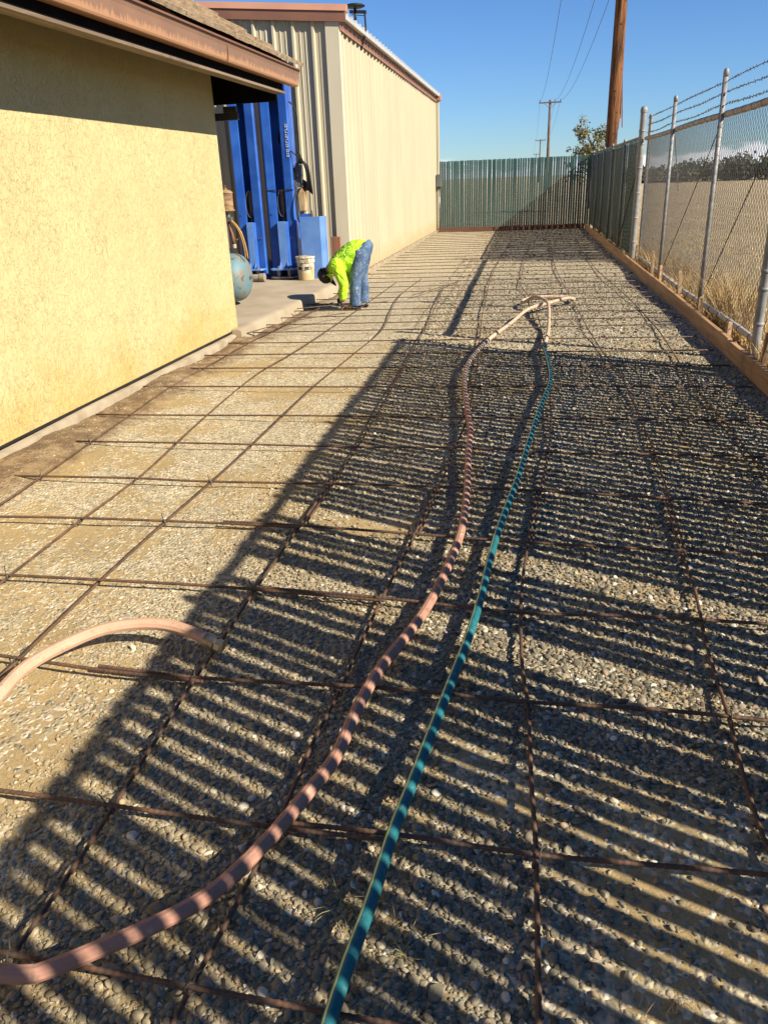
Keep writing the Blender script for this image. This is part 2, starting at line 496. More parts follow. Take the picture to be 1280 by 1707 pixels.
def mat_gutter():
    m, nt, b = _nt('gutter_paint')
    v = pos(nt)
    g = N(nt, 'ShaderNodeNewGeometry'); sp = N(nt, 'ShaderNodeSeparateXYZ')
    nt.links.new(g.outputs['Position'], sp.inputs[0])
    base = mixc(nt, maprange(nt, noise(nt, v, 3.0), 0.3, 0.7), (0.225, 0.122, 0.072), (0.19, 0.105, 0.064))
    vs = pos(nt, (55, 55, 5.0))
    streak = noise(nt, vs, 1.0, 4.0, 0.7)
    edge = math_(nt, 'ADD', sp.outputs['Z'], math_(nt, 'MULTIPLY', streak, -0.17))
    f = maprange(nt, edge, 2.405, 2.425, 0.7, 0.0)
    col = mixc(nt, f, base, (0.42, 0.215, 0.105))
    nt.links.new(col, b.inputs['Base Color'])
    b.inputs['Roughness'].default_value = 0.55
    bump(nt, b, streak, 0.08, 0.002)
    return m

def mat_wood(name, c1, c2, axis='y', rough=0.75):
    m, nt, b = _nt(name)
    s = {'y': (22, 1.2, 22), 'z': (16, 16, 0.9), 'x': (1.2, 22, 22)}[axis]
    v = pos(nt, s)
    f = noise(nt, v, 1.0, 5.0, 0.65, 0.6)
    col = mixc(nt, maprange(nt, f, 0.35, 0.66), c1, c2)
    blot = maprange(nt, noise(nt, pos(nt), 5.0, 4.0, 0.6), 0.55, 0.75, 0.0, 0.5)
    col = mixc(nt, blot, col, tuple(x * 0.45 for x in c2))
    nt.links.new(col, b.inputs['Base Color'])
    b.inputs['Roughness'].default_value = rough
    b.inputs['Specular IOR Level'].default_value = 0.2
    bump(nt, b, f, 0.5, 0.004) if axis != 'z' else bump(nt, b, f, 0.9, 0.02)
    return m

def mat_hose(name, c1, c2, stripe=None, dirt=(0.30, 0.22, 0.13)):
    """rubber hose: dusty, scuffed; optional moulded stripe kept in a second material slot"""
    m, nt, b = _nt(name)
    v = pos(nt)
    col = mixc(nt, maprange(nt, noise(nt, v, 9.0, 4.0), 0.35, 0.68), c1, c2)
    col = mixc(nt, maprange(nt, noise(nt, v, 55.0, 5.0, 0.7), 0.56, 0.72, 0.0, 0.55), col, dirt)
    nt.links.new(col, b.inputs['Base Color'])
    b.inputs['Roughness'].default_value = 0.62
    b.inputs['Specular IOR Level'].default_value = 0.3
    bump(nt, b, noise(nt, v, 120.0, 3.0), 0.12, 0.002)
    return m

def mat_rebar():
    m, nt, b = _nt('rusty_steel')
    v = pos(nt)
    f = noise(nt, v, 14.0, 5.0, 0.65)
    col = mixc(nt, maprange(nt, f, 0.38, 0.64), (0.070, 0.042, 0.027), (0.15, 0.074, 0.038))
    col = mixc(nt, maprange(nt, noise(nt, v, 90.0, 3.0), 0.5, 0.7, 0.0, 0.6), col, (0.055, 0.042, 0.038))
    nt.links.new(col, b.inputs['Base Color'])
    b.inputs['Roughness'].default_value = 0.72
    b.inputs['Metallic'].default_value = 0.15
    bump(nt, b, noise(nt, v, 300.0, 3.0), 0.3, 0.001)
    return m

def mat_field():
    m, nt, b = _nt('dry_field')
    v = pos(nt)
    col = mixc(nt, maprange(nt, noise(nt, v, 0.35, 5.0, 0.65), 0.35, 0.65), (0.53, 0.405, 0.235), (0.44, 0.335, 0.20))
    col = mixc(nt, maprange(nt, noise(nt, v, 3.2, 5.0, 0.7), 0.50, 0.70, 0.0, 0.65), col, (0.29, 0.205, 0.11))
    col = mixc(nt, maprange(nt, noise(nt, v, 22.0, 4.0, 0.7), 0.45, 0.7, 0.0, 0.7), col, (0.58, 0.455, 0.27))
    nt.links.new(col, b.inputs['Base Color'])
    h = math_(nt, 'ADD', noise(nt, v, 3.0, 5.0, 0.7), math_(nt, 'MULTIPLY', noise(nt, v, 26.0, 4.0, 0.7), 0.35))
    bump(nt, b, h, 1.0, 0.18)
    b.inputs['Roughness'].default_value = 1.0
    b.inputs['Specular IOR Level'].default_value = 0.05
    return m

def mat_random(name, ramp_cols, rough=0.85, spec=0.2, translucent=0.0):
    """colour picked per loose piece (leaf, blade)"""
    m, nt, b = _nt(name)
    g = N(nt, 'ShaderNodeNewGeometry')
    ramp = N(nt, 'ShaderNodeValToRGB')
    r = ramp.color_ramp
    k = len(ramp_cols)
    r.elements[0].color = (*ramp_cols[0], 1); r.elements[1].color = (*ramp_cols[-1], 1)
    for i in range(1, k - 1):
        e = r.elements.new(i / (k - 1)); e.color = (*ramp_cols[i], 1)
    nt.links.new(g.outputs['Random Per Island'], ramp.inputs[0])
    nt.links.new(ramp.outputs[0], b.inputs['Base Color'])
    b.inputs['Roughness'].default_value = rough
    b.inputs['Specular IOR Level'].default_value = spec
    return m

def mat_siding():
    m, nt, b = _nt('tan_siding')
    v = pos(nt)
    g = N(nt, 'ShaderNodeNewGeometry'); sp = N(nt, 'ShaderNodeSeparateXYZ')
    nt.links.new(g.outputs['Position'], sp.inputs[0])
    col = mixc(nt, maprange(nt, noise(nt, pos(nt, (1, 1, 0.3)), 1.3, 4.0), 0.35, 0.65), (0.46, 0.40, 0.27), (0.42, 0.365, 0.25))
    run = noise(nt, pos(nt, (9, 9, 0.5)), 1.0, 4.0, 0.65)
    col = mixc(nt, maprange(nt, run, 0.58, 0.78, 0.0, 0.35), col, (0.36, 0.29, 0.175))
    e = math_(nt, 'ADD', sp.outputs['Z'], math_(nt, 'MULTIPLY', noise(nt, v, 3.0, 5.0, 0.65), -0.75))
    col = mixc(nt, maprange(nt, e, -0.35, 0.12, 0.6, 0.0), col, (0.40, 0.29, 0.14))
    col = mixc(nt, maprange(nt, noise(nt, v, 22.0, 5.0), 0.735, 0.77, 0.0, 0.6), col, (0.34, 0.28, 0.18))
    nt.links.new(col, b.inputs['Base Color'])
    b.inputs['Roughness'].default_value = 0.5
    b.inputs['Specular IOR Level'].default_value = 0.3
    bump(nt, b, noise(nt, v, 1.6, 3.0), 0.25, 0.03)
    return m

def mat_pinkhose(name, c1, c2, pale):
    m, nt, b = _nt(name)
    v = pos(nt)
    sp = N(nt, 'ShaderNodeSeparateXYZ'); nt.links.new(v, sp.inputs[0])
    col = mixc(nt, maprange(nt, noise(nt, v, 7.0, 4.0), 0.35, 0.68), c1, c2)
    # the far lengths are bleached; caked dirt and pale scuffs everywhere
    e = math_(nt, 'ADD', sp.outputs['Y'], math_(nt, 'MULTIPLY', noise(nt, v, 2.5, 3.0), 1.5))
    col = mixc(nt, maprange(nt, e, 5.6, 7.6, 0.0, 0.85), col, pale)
    col = mixc(nt, maprange(nt, noise(nt, v, 38.0, 6.0, 0.75), 0.53, 0.66, 0.0, 0.6), col, (0.24, 0.17, 0.10))
    col = mixc(nt, maprange(nt, noise(nt, v, 16.0, 5.0, 0.7), 0.60, 0.70, 0.0, 0.65), col, (0.50, 0.40, 0.29))
    nt.links.new(col, b.inputs['Base Color'])
    b.inputs['Roughness'].default_value = 0.8
    b.inputs['Specular IOR Level'].default_value = 0.2
    bump(nt, b, noise(nt, v, 130.0, 4.0, 0.7), 0.35, 0.002)
    return m

M = {}
M['stucco'] = mat_stucco()
M['bed'] = mat_gravelbed()
M['pebble'] = mat_pebble()
M['gutter'] = mat_gutter()
M['rebar'] = mat_rebar()
M['field'] = mat_field()
M['concrete'] = pmat('concrete', (0.375, 0.305, 0.21), (0.30, 0.24, 0.16), 2.2, 0.9, 0.35, 60, spots=(9.0, 0.64, (0.24, 0.18, 0.115)), spec=0.2)
M['concrete_edge'] = pmat('concrete_edge', (0.33, 0.27, 0.185), (0.24, 0.19, 0.125), 5.0, 0.92, 0.6, 40, spec=0.15, bdist=0.008)
M['black'] = pmat('black_paint', (0.010, 0.009, 0.008), (0.016, 0.014, 0.012), 8, 0.6)
M['eave_shade_black'] = pmat('eave_shade_black', (0.008, 0.007, 0.006), (0.012, 0.010, 0.009), 5, 0.95, spec=0.03)  # boards darkened to near black, carrying the shade under the eave
M['dark_brown'] = pmat('dark_brown_paint', (0.035, 0.024, 0.018), (0.05, 0.034, 0.026), 5, 0.7)
M['trim_wood'] = mat_wood('weathered_trim', (0.23, 0.17, 0.11), (0.13, 0.09, 0.06))
M['tile'] = pmat('roof_tile', (0.35, 0.26, 0.165), (0.25, 0.18, 0.115), 9, 0.95, 0.9, 70, spots=(26.0, 0.62, (0.12, 0.085, 0.055)), spec=0.1, bdist=0.01)
M['brown'] = pmat('brown_trim', (0.225, 0.105, 0.065), (0.19, 0.09, 0.06), 2, 0.45, spots=(30.0, 0.72, (0.30, 0.17, 0.11)))
M['brown_lit'] = pmat('brown_trim_sunlit', (0.37, 0.185, 0.115), (0.33, 0.165, 0.105), 2, 0.5)  # lighter copy of the brown trim, sunlight put into the colour
M['siding'] = mat_siding()
M['roofmetal'] = pmat('galvalume_roof', (0.62, 0.60, 0.54), (0.55, 0.53, 0.48), 3, 0.4, metal=0.4)
M['corner_trim'] = pmat('corner_trim', (0.55, 0.485, 0.34), (0.50, 0.44, 0.31), 2, 0.5, stretch=(1, 1, 0.3), spots=(14.0, 0.70, (0.36, 0.31, 0.22)))
M['blue'] = pmat('blue_enamel', (0.016, 0.075, 0.33), (0.03, 0.115, 0.42), 3, 0.32, spots=(26.0, 0.66, (0.05, 0.07, 0.16)), spec=0.5)
M['blue_pale'] = pmat('blue_enamel_faded', (0.12, 0.235, 0.50), (0.085, 0.19, 0.46), 4, 0.36, spots=(24.0, 0.67, (0.03, 0.08, 0.28)), spec=0.5)
M['steel'] = pmat('dull_steel', (0.30, 0.29, 0.27), (0.20, 0.185, 0.17), 12, 0.42, metal=0.7, spots=(40, 0.62, (0.16, 0.09, 0.05)))
M['galv'] = pmat('galvanised', (0.25, 0.245, 0.23), (0.18, 0.175, 0.16), 14, 0.55, metal=0.1, spots=(20, 0.69, (0.28, 0.24, 0.20)))
M['wire'] = pmat('galvanised_wire', (0.085, 0.08, 0.072), (0.06, 0.055, 0.05), 9, 0.6, metal=0.1)
M['wire_dark'] = pmat('weathered_wire', (0.085, 0.080, 0.075), (0.12, 0.10, 0.08), 9, 0.6, metal=0.4)
M['rail'] = pmat('weathered_rail', (0.36, 0.29, 0.225), (0.27, 0.205, 0.155), 9, 0.6, metal=0.2, spots=(26, 0.60, (0.22, 0.125, 0.07)))
M['whitepipe'] = pmat('white_pipe', (0.42, 0.40, 0.35), (0.31, 0.28, 0.23), 8, 0.7, spots=(24, 0.6, (0.30, 0.22, 0.14)))
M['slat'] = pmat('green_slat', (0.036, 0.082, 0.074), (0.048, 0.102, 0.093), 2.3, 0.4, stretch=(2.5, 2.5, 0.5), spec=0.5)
M['slat_shaded'] = pmat('shaded_green_slat', (0.026, 0.070, 0.056), (0.040, 0.095, 0.078), 3.3, 0.5, stretch=(2.5, 2.5, 0.5))  # darker copy of the slat green, shade of the right-hand fence painted in
M['board'] = mat_wood('form_board', (0.46, 0.275, 0.135), (0.33, 0.18, 0.085))
M['stake'] = mat_wood('stake_wood', (0.42, 0.28, 0.15), (0.30, 0.19, 0.10), 'z')
M['board_red'] = mat_wood('redwood_board', (0.15, 0.075, 0.048), (0.10, 0.05, 0.034), 'x')
M['post_red'] = mat_wood('redwood_post', (0.30, 0.12, 0.065), (0.20, 0.085, 0.05), 'z')
M['pole'] = mat_wood('pole_wood', (0.25, 0.105, 0.04), (0.055, 0.026, 0.015), 'z', 0.95)
M['pole_far'] = pmat('pole_far_wood', (0.14, 0.09, 0.06), (0.10, 0.065, 0.045), 2, 0.9)
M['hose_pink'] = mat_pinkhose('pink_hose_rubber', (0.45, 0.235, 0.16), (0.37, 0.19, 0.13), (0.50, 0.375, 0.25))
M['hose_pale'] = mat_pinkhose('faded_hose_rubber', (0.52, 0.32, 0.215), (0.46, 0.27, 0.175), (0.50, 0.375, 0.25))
M['hose_teal'] = mat_hose('teal_hose_rubber', (0.012, 0.115, 0.13), (0.018, 0.15, 0.165), dirt=(0.22, 0.24, 0.20))
M['stripe'] = pmat('hose_stripe', (0.62, 0.62, 0.25), (0.5, 0.52, 0.22), 9, 0.6)
M['brass'] = pmat('coupling_metal', (0.33, 0.29, 0.22), (0.20, 0.17, 0.13), 30, 0.45, metal=0.8)
M['dry'] = mat_random('dry_grass', [(0.32, 0.205, 0.08), (0.52, 0.36, 0.15), (0.62, 0.45, 0.20), (0.42, 0.26, 0.10), (0.56, 0.42, 0.21)])
M['weed'] = mat_random('wilted_weed', [(0.16, 0.17, 0.06), (0.30, 0.27, 0.12), (0.36, 0.30, 0.15)])
M['leaf'] = mat_random('tree_leaf', [(0.10, 0.115, 0.05), (0.15, 0.155, 0.07), (0.20, 0.18, 0.085), (0.28, 0.22, 0.11)])
M['leaf_far'] = mat_random('hazed_far_leaf', [(0.075, 0.085, 0.055), (0.105, 0.115, 0.072), (0.14, 0.14, 0.09)])  # leaf greens lightened towards grey to paint in distance haze
M['bark'] = pmat('bark', (0.13, 0.09, 0.06), (0.08, 0.055, 0.04), 12, 0.95, 0.5)

# ------------------------------------------------------------------ setting: field, gravel bed, slab
def grid_obj(name, xs, ys, zf, mat):
    X, Y = np.meshgrid(xs, ys)
    Z = zf(X, Y)
    nx, ny = len(xs), len(ys)
    V = np.stack([X.ravel(), Y.ravel(), Z.ravel()], 1)
    i = np.arange(ny - 1)[:, None] * nx + np.arange(nx - 1)[None, :]
    F = np.stack([i, i + 1, i + nx + 1, i + nx], -1).reshape(-1, 4)
    me = bpy.data.meshes.new(name)
    me.from_pydata(V.tolist(), [], F.tolist())
    me.materials.append(mat)
    for p in me.polygons:
        p.use_smooth = True
    return link(name, me)

fx = np.concatenate([[-2500, -600, -150, -60, -20], np.arange(-8, 1.6, 2.4), np.arange(1.8, 14, 0.25), np.geomspace(15, 120, 24), [300, 800, 2500]])
fy = np.concatenate([[-2500, -500, -100, -30], np.arange(-10, 3.9, 2.0), np.arange(4, 30, 0.25), np.geomspace(31, 200, 34), [400, 900, 2800]])
def field_z(x, y):
    out = sstep(x, 1.9, 2.6)
    return -0.10 + out * (0.07 + 0.035 * gnoise(x * 0.55, y * 0.55)) * (1 - sstep(np.hypot(x, y), 60, 160) * 0.5)
struct(grid_obj('field', fx, fy, field_z, M['field']))

bx = np.concatenate([np.arange(-3.25, 1.80, 0.045)])
by = np.concatenate([np.arange(-4, 0.6, 0.4), np.arange(0.6, 9.0, 0.04), np.arange(9.0, 25.75, 0.14)])
struct(grid_obj('gravel_bed', bx, by, lambda x, y: gz(x, y), M['bed']))

# bare soil strip between form board and fence, a little lower; the gap's shade is put into its dark colour
struct(grid_obj('soil_strip', np.arange(1.78, 2.2, 0.06), np.arange(2.0, 25.8, 0.15), lambda x, y: -0.03 + 0.02 * gnoise(x * 3, y * 3), pmat('shaded_soil', (0.10, 0.068, 0.04), (0.16, 0.11, 0.062), 7, 0.95, 0.8, 40, spec=0.05, bdist=0.02)))

# concrete slab between the two buildings, chipped front edge
def slab():
    n = 40
    t = np.linspace(0, 1, n)
    ex = -2.90 + 0.19 * t + 0.012 * np.array([gnoise(5 + k * 4.0, 2.0) for k in t])
    ey = 7.92 + t * (13.2 - 7.92)
    mb = MB()
    vs = []; fs = []
    for k in range(n):
        chip = 0.008 * abs(gnoise(k * 0.9, 7.0))
        vs += [(-9.5, ey[k], 0.12), (ex[k] - 0.10, ey[k], 0.12), (ex[k] - 0.03, ey[k], 0.119), (ex[k] - chip, ey[k], 0.108 - chip), (ex[k] + 0.012, ey[k], -0.12), (-9.5, ey[k], -0.12)]
    for k in range(n - 1):
        for j in range(5):
            fs.append((k*6 + j, k*6 + j + 1, (k+1)*6 + j + 1, (k+1)*6 + j))
    fs.append((0, 1, 2, 3, 4, 5)); fs.append(tuple((n-1)*6 + j for j in range(6)))
    mb.add(vs, fs)
    return struct(mb.build('concrete_slab', M['concrete'], auto=True))
slab()

# pebbles of the gravel: one scattered mass, each a real rounded stone
def pebble_variants():
    c = bpy.data.collections.new('pebble_shapes')
    for k in range(9):
        bm = bmesh.new()
        bmesh.ops.create_icosphere(bm, subdivisions=2, radius=0.5)
        sx, sy, sz = random.uniform(0.85, 1.2), random.uniform(0.7, 1.0), random.uniform(0.40, 0.64)
        ang = k % 3 != 0
        off = [Vector((random.uniform(-1, 1), random.uniform(-1, 1), random.uniform(-1, 1))).normalized() for _ in range(7)]
        cut = [random.uniform(0.27, 0.44) for _ in off]
        for vv in bm.verts:
            p = vv.co.copy()
            for o, d in zip(off, cut):
                e = p.dot(o) - d
                if e > 0:
                    p -= o * e * (1.0 if ang else 0.7)
            vv.co = Vector((p.x * sx, p.y * sy, p.z * sz))
        me = bpy.data.meshes.new('pebble_shape')
        bm.to_mesh(me); bm.free()
        me.materials.append(M['pebble'])
        for p in me.polygons:
            p.use_smooth = True
        if ang:
            me.set_sharp_from_angle(angle=R(19))
        c.objects.link(bpy.data.objects.new('pebble_shape', me))
    return c

SOIL = [(0.42, 1.45, 0.33, 0.30), (0.55, 1.15, 0.30, 0.30), (0.03, 1.62, 0.12, 0.14), (-0.12, 1.75, 0.10, 0.1), (0.32, 1.08, 0.22, 0.26), (-0.62, 3.35, 0.35, 0.15), (-1.55, 1.75, 0.3, 0.3), (-2.0, 4.1, 0.35, 0.35), (-1.75, 5.2, 0.35, 0.3), (-2.1, 3.2, 0.3, 0.3)]
def soilness(x, y):
    s = np.zeros_like(x)
    for cx, cy, rx, ry in SOIL:
        s = np.maximum(s, np.exp(-(((x - cx) / rx) ** 2 + ((y - cy) / ry) ** 2) ** 1.5))
    return s

def scatter():
    P, S, Q, I = [], [], [], []
    def layer(x0, x1, y0, y1, cell, smin, smax, keep, embed, big=0.0):
        nx, ny = int((x1 - x0) / cell), int((y1 - y0) / cell)
        X, Y = np.meshgrid(np.arange(nx), np.arange(ny))
        x = x0 + (X.ravel() + rng.random(nx * ny) * 1.1) * cell
        y = y0 + (Y.ravel() + rng.random(nx * ny) * 1.1) * cell
        # drop what lies outside the view wedge
        ok = (x > -0.60 * y - 0.75) & (x < 0.25 * y + 0.55) & (x > -3.02) & (x < 1.74)
        x, y = x[ok], y[ok]
        s = soilness(x, y)
        left = sstep(-x, 0.9, 1.7)
        pn = 0.5 + 0.55 * gnoise(x * 1.3 + 2, y * 1.3)
        k = keep * (1 - 0.96 * s) * (1 - left * np.clip(0.32 + 1.1 * (1 - np.clip(pn, 0, 1)), 0, 0.93))
        ok = rng.random(len(x)) < k
        x, y, s, left = x[ok], y[ok], s[ok], left[ok]
        n = len(x)
        d = smin + (smax - smin) * rng.random(n) ** 2.4
        if big:
            d = np.where(rng.random(n) < big, d * rng.uniform(1.25, 1.75, n), d)
        d *= (1 - 0.36 * left)
        z = gz(x, y) + d * (embed - 0.12 * left)
        P.append(np.stack([x, y, z], 1))
        S.append(np.stack([d * rng.uniform(0.85, 1.2, n), d * rng.uniform(0.85, 1.15, n), d * rng.uniform(0.8, 1.1, n)], 1))
        Q.append(np.stack([rng.normal(0, 0.35, n), rng.normal(0, 0.35, n), rng.uniform(0, 6.283, n)], 1))
        I.append(rng.integers(0, 9, n))
    layer(-1.9, 1.3, 0.75, 2.2, 0.0115, 0.007, 0.026, 0.97, 0.13, 0.03)
    layer(-1.9, 1.3, 0.75, 2.4, 0.012, 0.005, 0.011, 0.75, 0.22)
    layer(-2.9, 1.74, 2.2, 4.2, 0.0140, 0.008, 0.026, 0.95, 0.14, 0.02)
    layer(-2.9, 1.74, 2.2, 4.2, 0.020, 0.007, 0.014, 0.7, 0.22)
    layer(-3.0, 1.74, 4.2, 7.5, 0.0215, 0.011, 0.026, 0.92, 0.15, 0.02)
    layer(-3.0, 1.74, 7.5, 13.0, 0.042, 0.017, 0.034, 0.75, 0.2, 0.02)
    layer(-2.8, 1.74, 13.0, 25.3, 0.10, 0.025, 0.05, 0.6, 0.2)
    P = np.concatenate(P); S = np.concatenate(S); Q = np.concatenate(Q); I = np.concatenate(I)
    me = bpy.data.meshes.new('gravel')
    me.vertices.add(len(P))
    me.vertices.foreach_set('co', P.astype(np.float32).ravel())
    a = me.attributes.new('scl', 'FLOAT_VECTOR', 'POINT'); a.data.foreach_set('vector', S.astype(np.float32).ravel())
    a = me.attributes.new('rot', 'FLOAT_VECTOR', 'POINT'); a.data.foreach_set('vector', Q.astype(np.float32).ravel())
    a = me.attributes.new('idx', 'INT', 'POINT'); a.data.foreach_set('value', I.astype(np.int32))
    me.update()
    o = link('gravel', me)
    ng = bpy.data.node_groups.new('gravel_scatter', 'GeometryNodeTree')
    ng.interface.new_socket('Geometry', in_out='INPUT', socket_type='NodeSocketGeometry')
    ng.interface.new_socket('Geometry', in_out='OUTPUT', socket_type='NodeSocketGeometry')
    gi = ng.nodes.new('NodeGroupInput'); go = ng.nodes.new('NodeGroupOutput')
    ip = ng.nodes.new('GeometryNodeInstanceOnPoints')
    ci = ng.nodes.new('GeometryNodeCollectionInfo')
    ci.inputs['Collection'].default_value = pebble_variants()
    ci.inputs['Separate Children'].default_value = True
    ci.inputs['Reset Children'].default_value = True
    ip.inputs['Pick Instance'].default_value = True
    def attr(nm, t):
        n = ng.nodes.new('GeometryNodeInputNamedAttribute'); n.data_type = t
        n.inputs['Name'].default_value = nm
        return [s for s in n.outputs if s.enabled and s.name == 'Attribute'][0]
    e2r = ng.nodes.new('FunctionNodeEulerToRotation')
    ng.links.new(attr('rot', 'FLOAT_VECTOR'), e2r.inputs[0])
    ng.links.new(gi.outputs[0], ip.inputs['Points'])
    ng.links.new(ci.outputs[0], ip.inputs['Instance'])
    ng.links.new(attr('idx', 'INT'), ip.inputs['Instance Index'])
    ng.links.new(e2r.outputs[0], ip.inputs['Rotation'])
    ng.links.new(attr('scl', 'FLOAT_VECTOR'), ip.inputs['Scale'])
    ng.links.new(ip.outputs[0], go.inputs[0])
    md = o.modifiers.new('scatter', 'NODES'); md.node_group = ng
    return stuff(o, 'grey and tan rounded gravel covering the yard'), len(P)
gravel, NPEB = scatter()
print('pebbles', NPEB)
# ------------------------------------------------------------------ stucco house
H = thing('stucco_house', 'pale yellow stucco house with brown eave and concrete tile roof', 'house', (-3.01, 8.11, 0), -math.atan(0.0247))
TH = math.atan(0.58)
CT, ST = math.cos(TH), math.sin(TH)
def house():
    # wall: finely divided so the plaster is not dead flat
    mb = MB()
    ys = np.linspace(-12.5, 0, 60); zs = np.linspace(0.10, 2.74, 17)
    vs = []; fs = []
    for y in ys:
        for z in zs:
            wob = 0.004 * gnoise(y * 0.8, z * 0.9) if -12 < y < -0.01 else 0.0
            vs.append((wob, y, z))
    nz = len(zs)
    for i in range(len(ys) - 1):
        for j in range(nz - 1):
            fs.append((i*nz + j, (i+1)*nz + j, (i+1)*nz + j + 1, i*nz + j + 1))
    mb.add(vs, fs)
    # gable end and back of the shell
    mb.add([(0, 0, 0.10), (-7.5, 0, 0.10), (-7.5, 0, 2.74), (-3.75, 0, 4.7), (0, 0, 2.74)], [(0, 1, 2, 3, 4)])
    mb.add([(0, -12.5, 0.10), (-7.5, -12.5, 0.10), (-7.5, -12.5, 2.74), (-3.75, -12.5, 4.7), (0, -12.5, 2.74)], [(0, 1, 2, 3, 4)])
    mb.build('wall', M['stucco'], H, smooth=False)
    MB().box((-0.06, -12.5, 0.087), (0.010, 0.010, 0.103)).build('weep_screed', M['black'], H)
    # rough footing with an uneven outer edge
    mb = MB(); vs = []; fs = []; n = 90
    for k in range(n):
        y = -12.4 + 12.5 * k / (n - 1)
        e = 0.040 + 0.018 * gnoise(y * 2.3, 4.0); t = 0.078 + 0.006 * gnoise(y * 3.1, 1.0)
        vs += [(-0.2, y, t), (e, y, t - 0.004), (e + 0.012, y, t - 0.02), (e + 0.02, y, -0.15)]
    for k in range(n - 1):
        for j in range(3):
            fs.append((k*4 + j, k*4 + j + 1, (k+1)*4 + j + 1, (k+1)*4 + j))
    mb.add(vs, fs).build('footing', M['concrete_edge'], H, smooth=True)
    # eave
    ye = 0.98
    prof = [(0.50, 2.455), (0.575, 2.455), (0.583, 2.47), (0.593, 2.56), (0.605, 2.60), (0.605, 2.612), (0.592, 2.612), (0.50, 2.60)]
    g = MB().prism([(a, b) for a, b in prof], -12.6, ye, 'y').build('gutter', M['gutter'], H, bevel=0.004)
    MB().box((0.592, -1.062, 2.45), (0.6035, -1.050, 2.606)).build('joint_strap', M['gutter'], g)
    MB().box((0.44, -12.6, 2.386), (0.498, ye - 0.30, 2.60)).build('fascia', M['eave_shade_black'], H)
    MB().box((0.43, -12.6, 2.362), (0.530, ye - 0.32, 2.384), None).build('trim_board', M['trim_wood'], H, bevel=0.004)
    MB().prism([(0.438, 2.388), (0.438, 2.44), (-3.7, 2.44 + 4.138 * 0.58), (-3.7, 2.388 + 4.138 * 0.58)], -12.6, ye - 0.30, 'y').build('soffit', M['eave_shade_black'], H)
    MB().prism([(0.428, 2.30), (0.428, 2.44), (-1.2, 3.38), (-1.2, 2.30)], ye - 0.36, ye - 0.31, 'y').build('rake_board', M['eave_shade_black'], H)
    MB().box((0.50, -12.6, 2.613), (0.622, ye + 0.012, 2.626), Matrix.Rotation(0.25, 3, 'Y')).build('drip_edge', M['brown'], H)
    # roof deck and its tiles, course over course
    def rp(u, y, h):      # up the slope, along the eave, above the deck
        return (0.60 - u * CT + h * ST, y, 2.615 + u * ST + h * CT)
    mb = MB()
    vs = [rp(0.0, -12.6, 0), rp(0.0, ye, 0), rp(5.0, ye, 0), rp(5.0, -12.6, 0), rp(0.0, -12.6, -0.12), rp(0.0, ye, -0.012), rp(5.0, ye, -0.16), rp(5.0, -12.6, -0.16)]
    mb.add(vs, [(0, 1, 2, 3), (7, 6, 5, 4), (1, 5, 6, 2), (0, 4, 5, 1)])
    roof = mb.build('roof', M['tile'], H)
    shapes = []
    for k in range(4):
        t = MB(); L = 0.42; Wd = 0.315
        vs = []
        nx = 7
        for i in range(nx):
            w = -Wd/2 + Wd * i / (nx - 1)
            lip = 0.006 * random.uniform(-1, 1)
            hh = 0.034 + 0.004 * random.uniform(-1, 1)
            vs += [(lip, w, 0.0), (lip + 0.004, w, hh), (L, w, hh * 0.9), (L, w, 0.0)]
        fs = []
        for i in range(nx - 1):
            for j in range(3):
                fs.append((i*4 + j, i*4 + j + 1, (i+1)*4 + j + 1, (i+1)*4 + j))
        fs += [(0, 1, 2, 3), tuple((nx-1)*4 + j for j in range(4))]
        t.add(vs, fs)
        me = t.mesh('roof_tile', M['tile'])
        # tile space (u, w, h) -> house space
        for v in me.vertices:
            u, w, h = v.co
            tilt = 0.032 * (1 - u / L)
            v.co = Vector((-u * CT + (h + tilt) * ST, w, u * ST + (h + tilt) * CT))
        shapes.append(me)
    for c in range(8):
        off = 0.0 if c % 2 == 0 else 0.16
        y = ye - 0.16 - off * 0.0 - (0.02 if c % 2 else 0.0)
        k = 0
        while y > -4.6:
            x, yy, z = rp(c * 0.335 - 0.02, y + random.uniform(-0.006, 0.006), random.uniform(0.0, 0.006))
            link('roof_tile', shapes[random.randrange(4)], roof, loc=(x, yy, z))
            y -= 0.322 if not (k == 0 and c % 2) else 0.24
            k += 1
house()
# bracket with a lamp arm under the eave, on the end wall
lamp = thing('wall_light', 'small dark metal light bracket under the eave at the house corner', 'light', (-3.05, 8.30, 2.14))
MB().box((-0.35, -0.10, -0.03), (0.24, -0.05, 0.035)).build('arm', M['black'], lamp, bevel=0.004)
MB().box((0.10, -0.11, 0.036), (0.23, -0.04, 0.09)).build('lamp_head', M['black'], lamp, bevel=0.006)
MB().box((-0.40, -0.188, -0.08), (-0.352, 0.0, 0.08)).build('back_plate', M['black'], lamp, bevel=0.004)

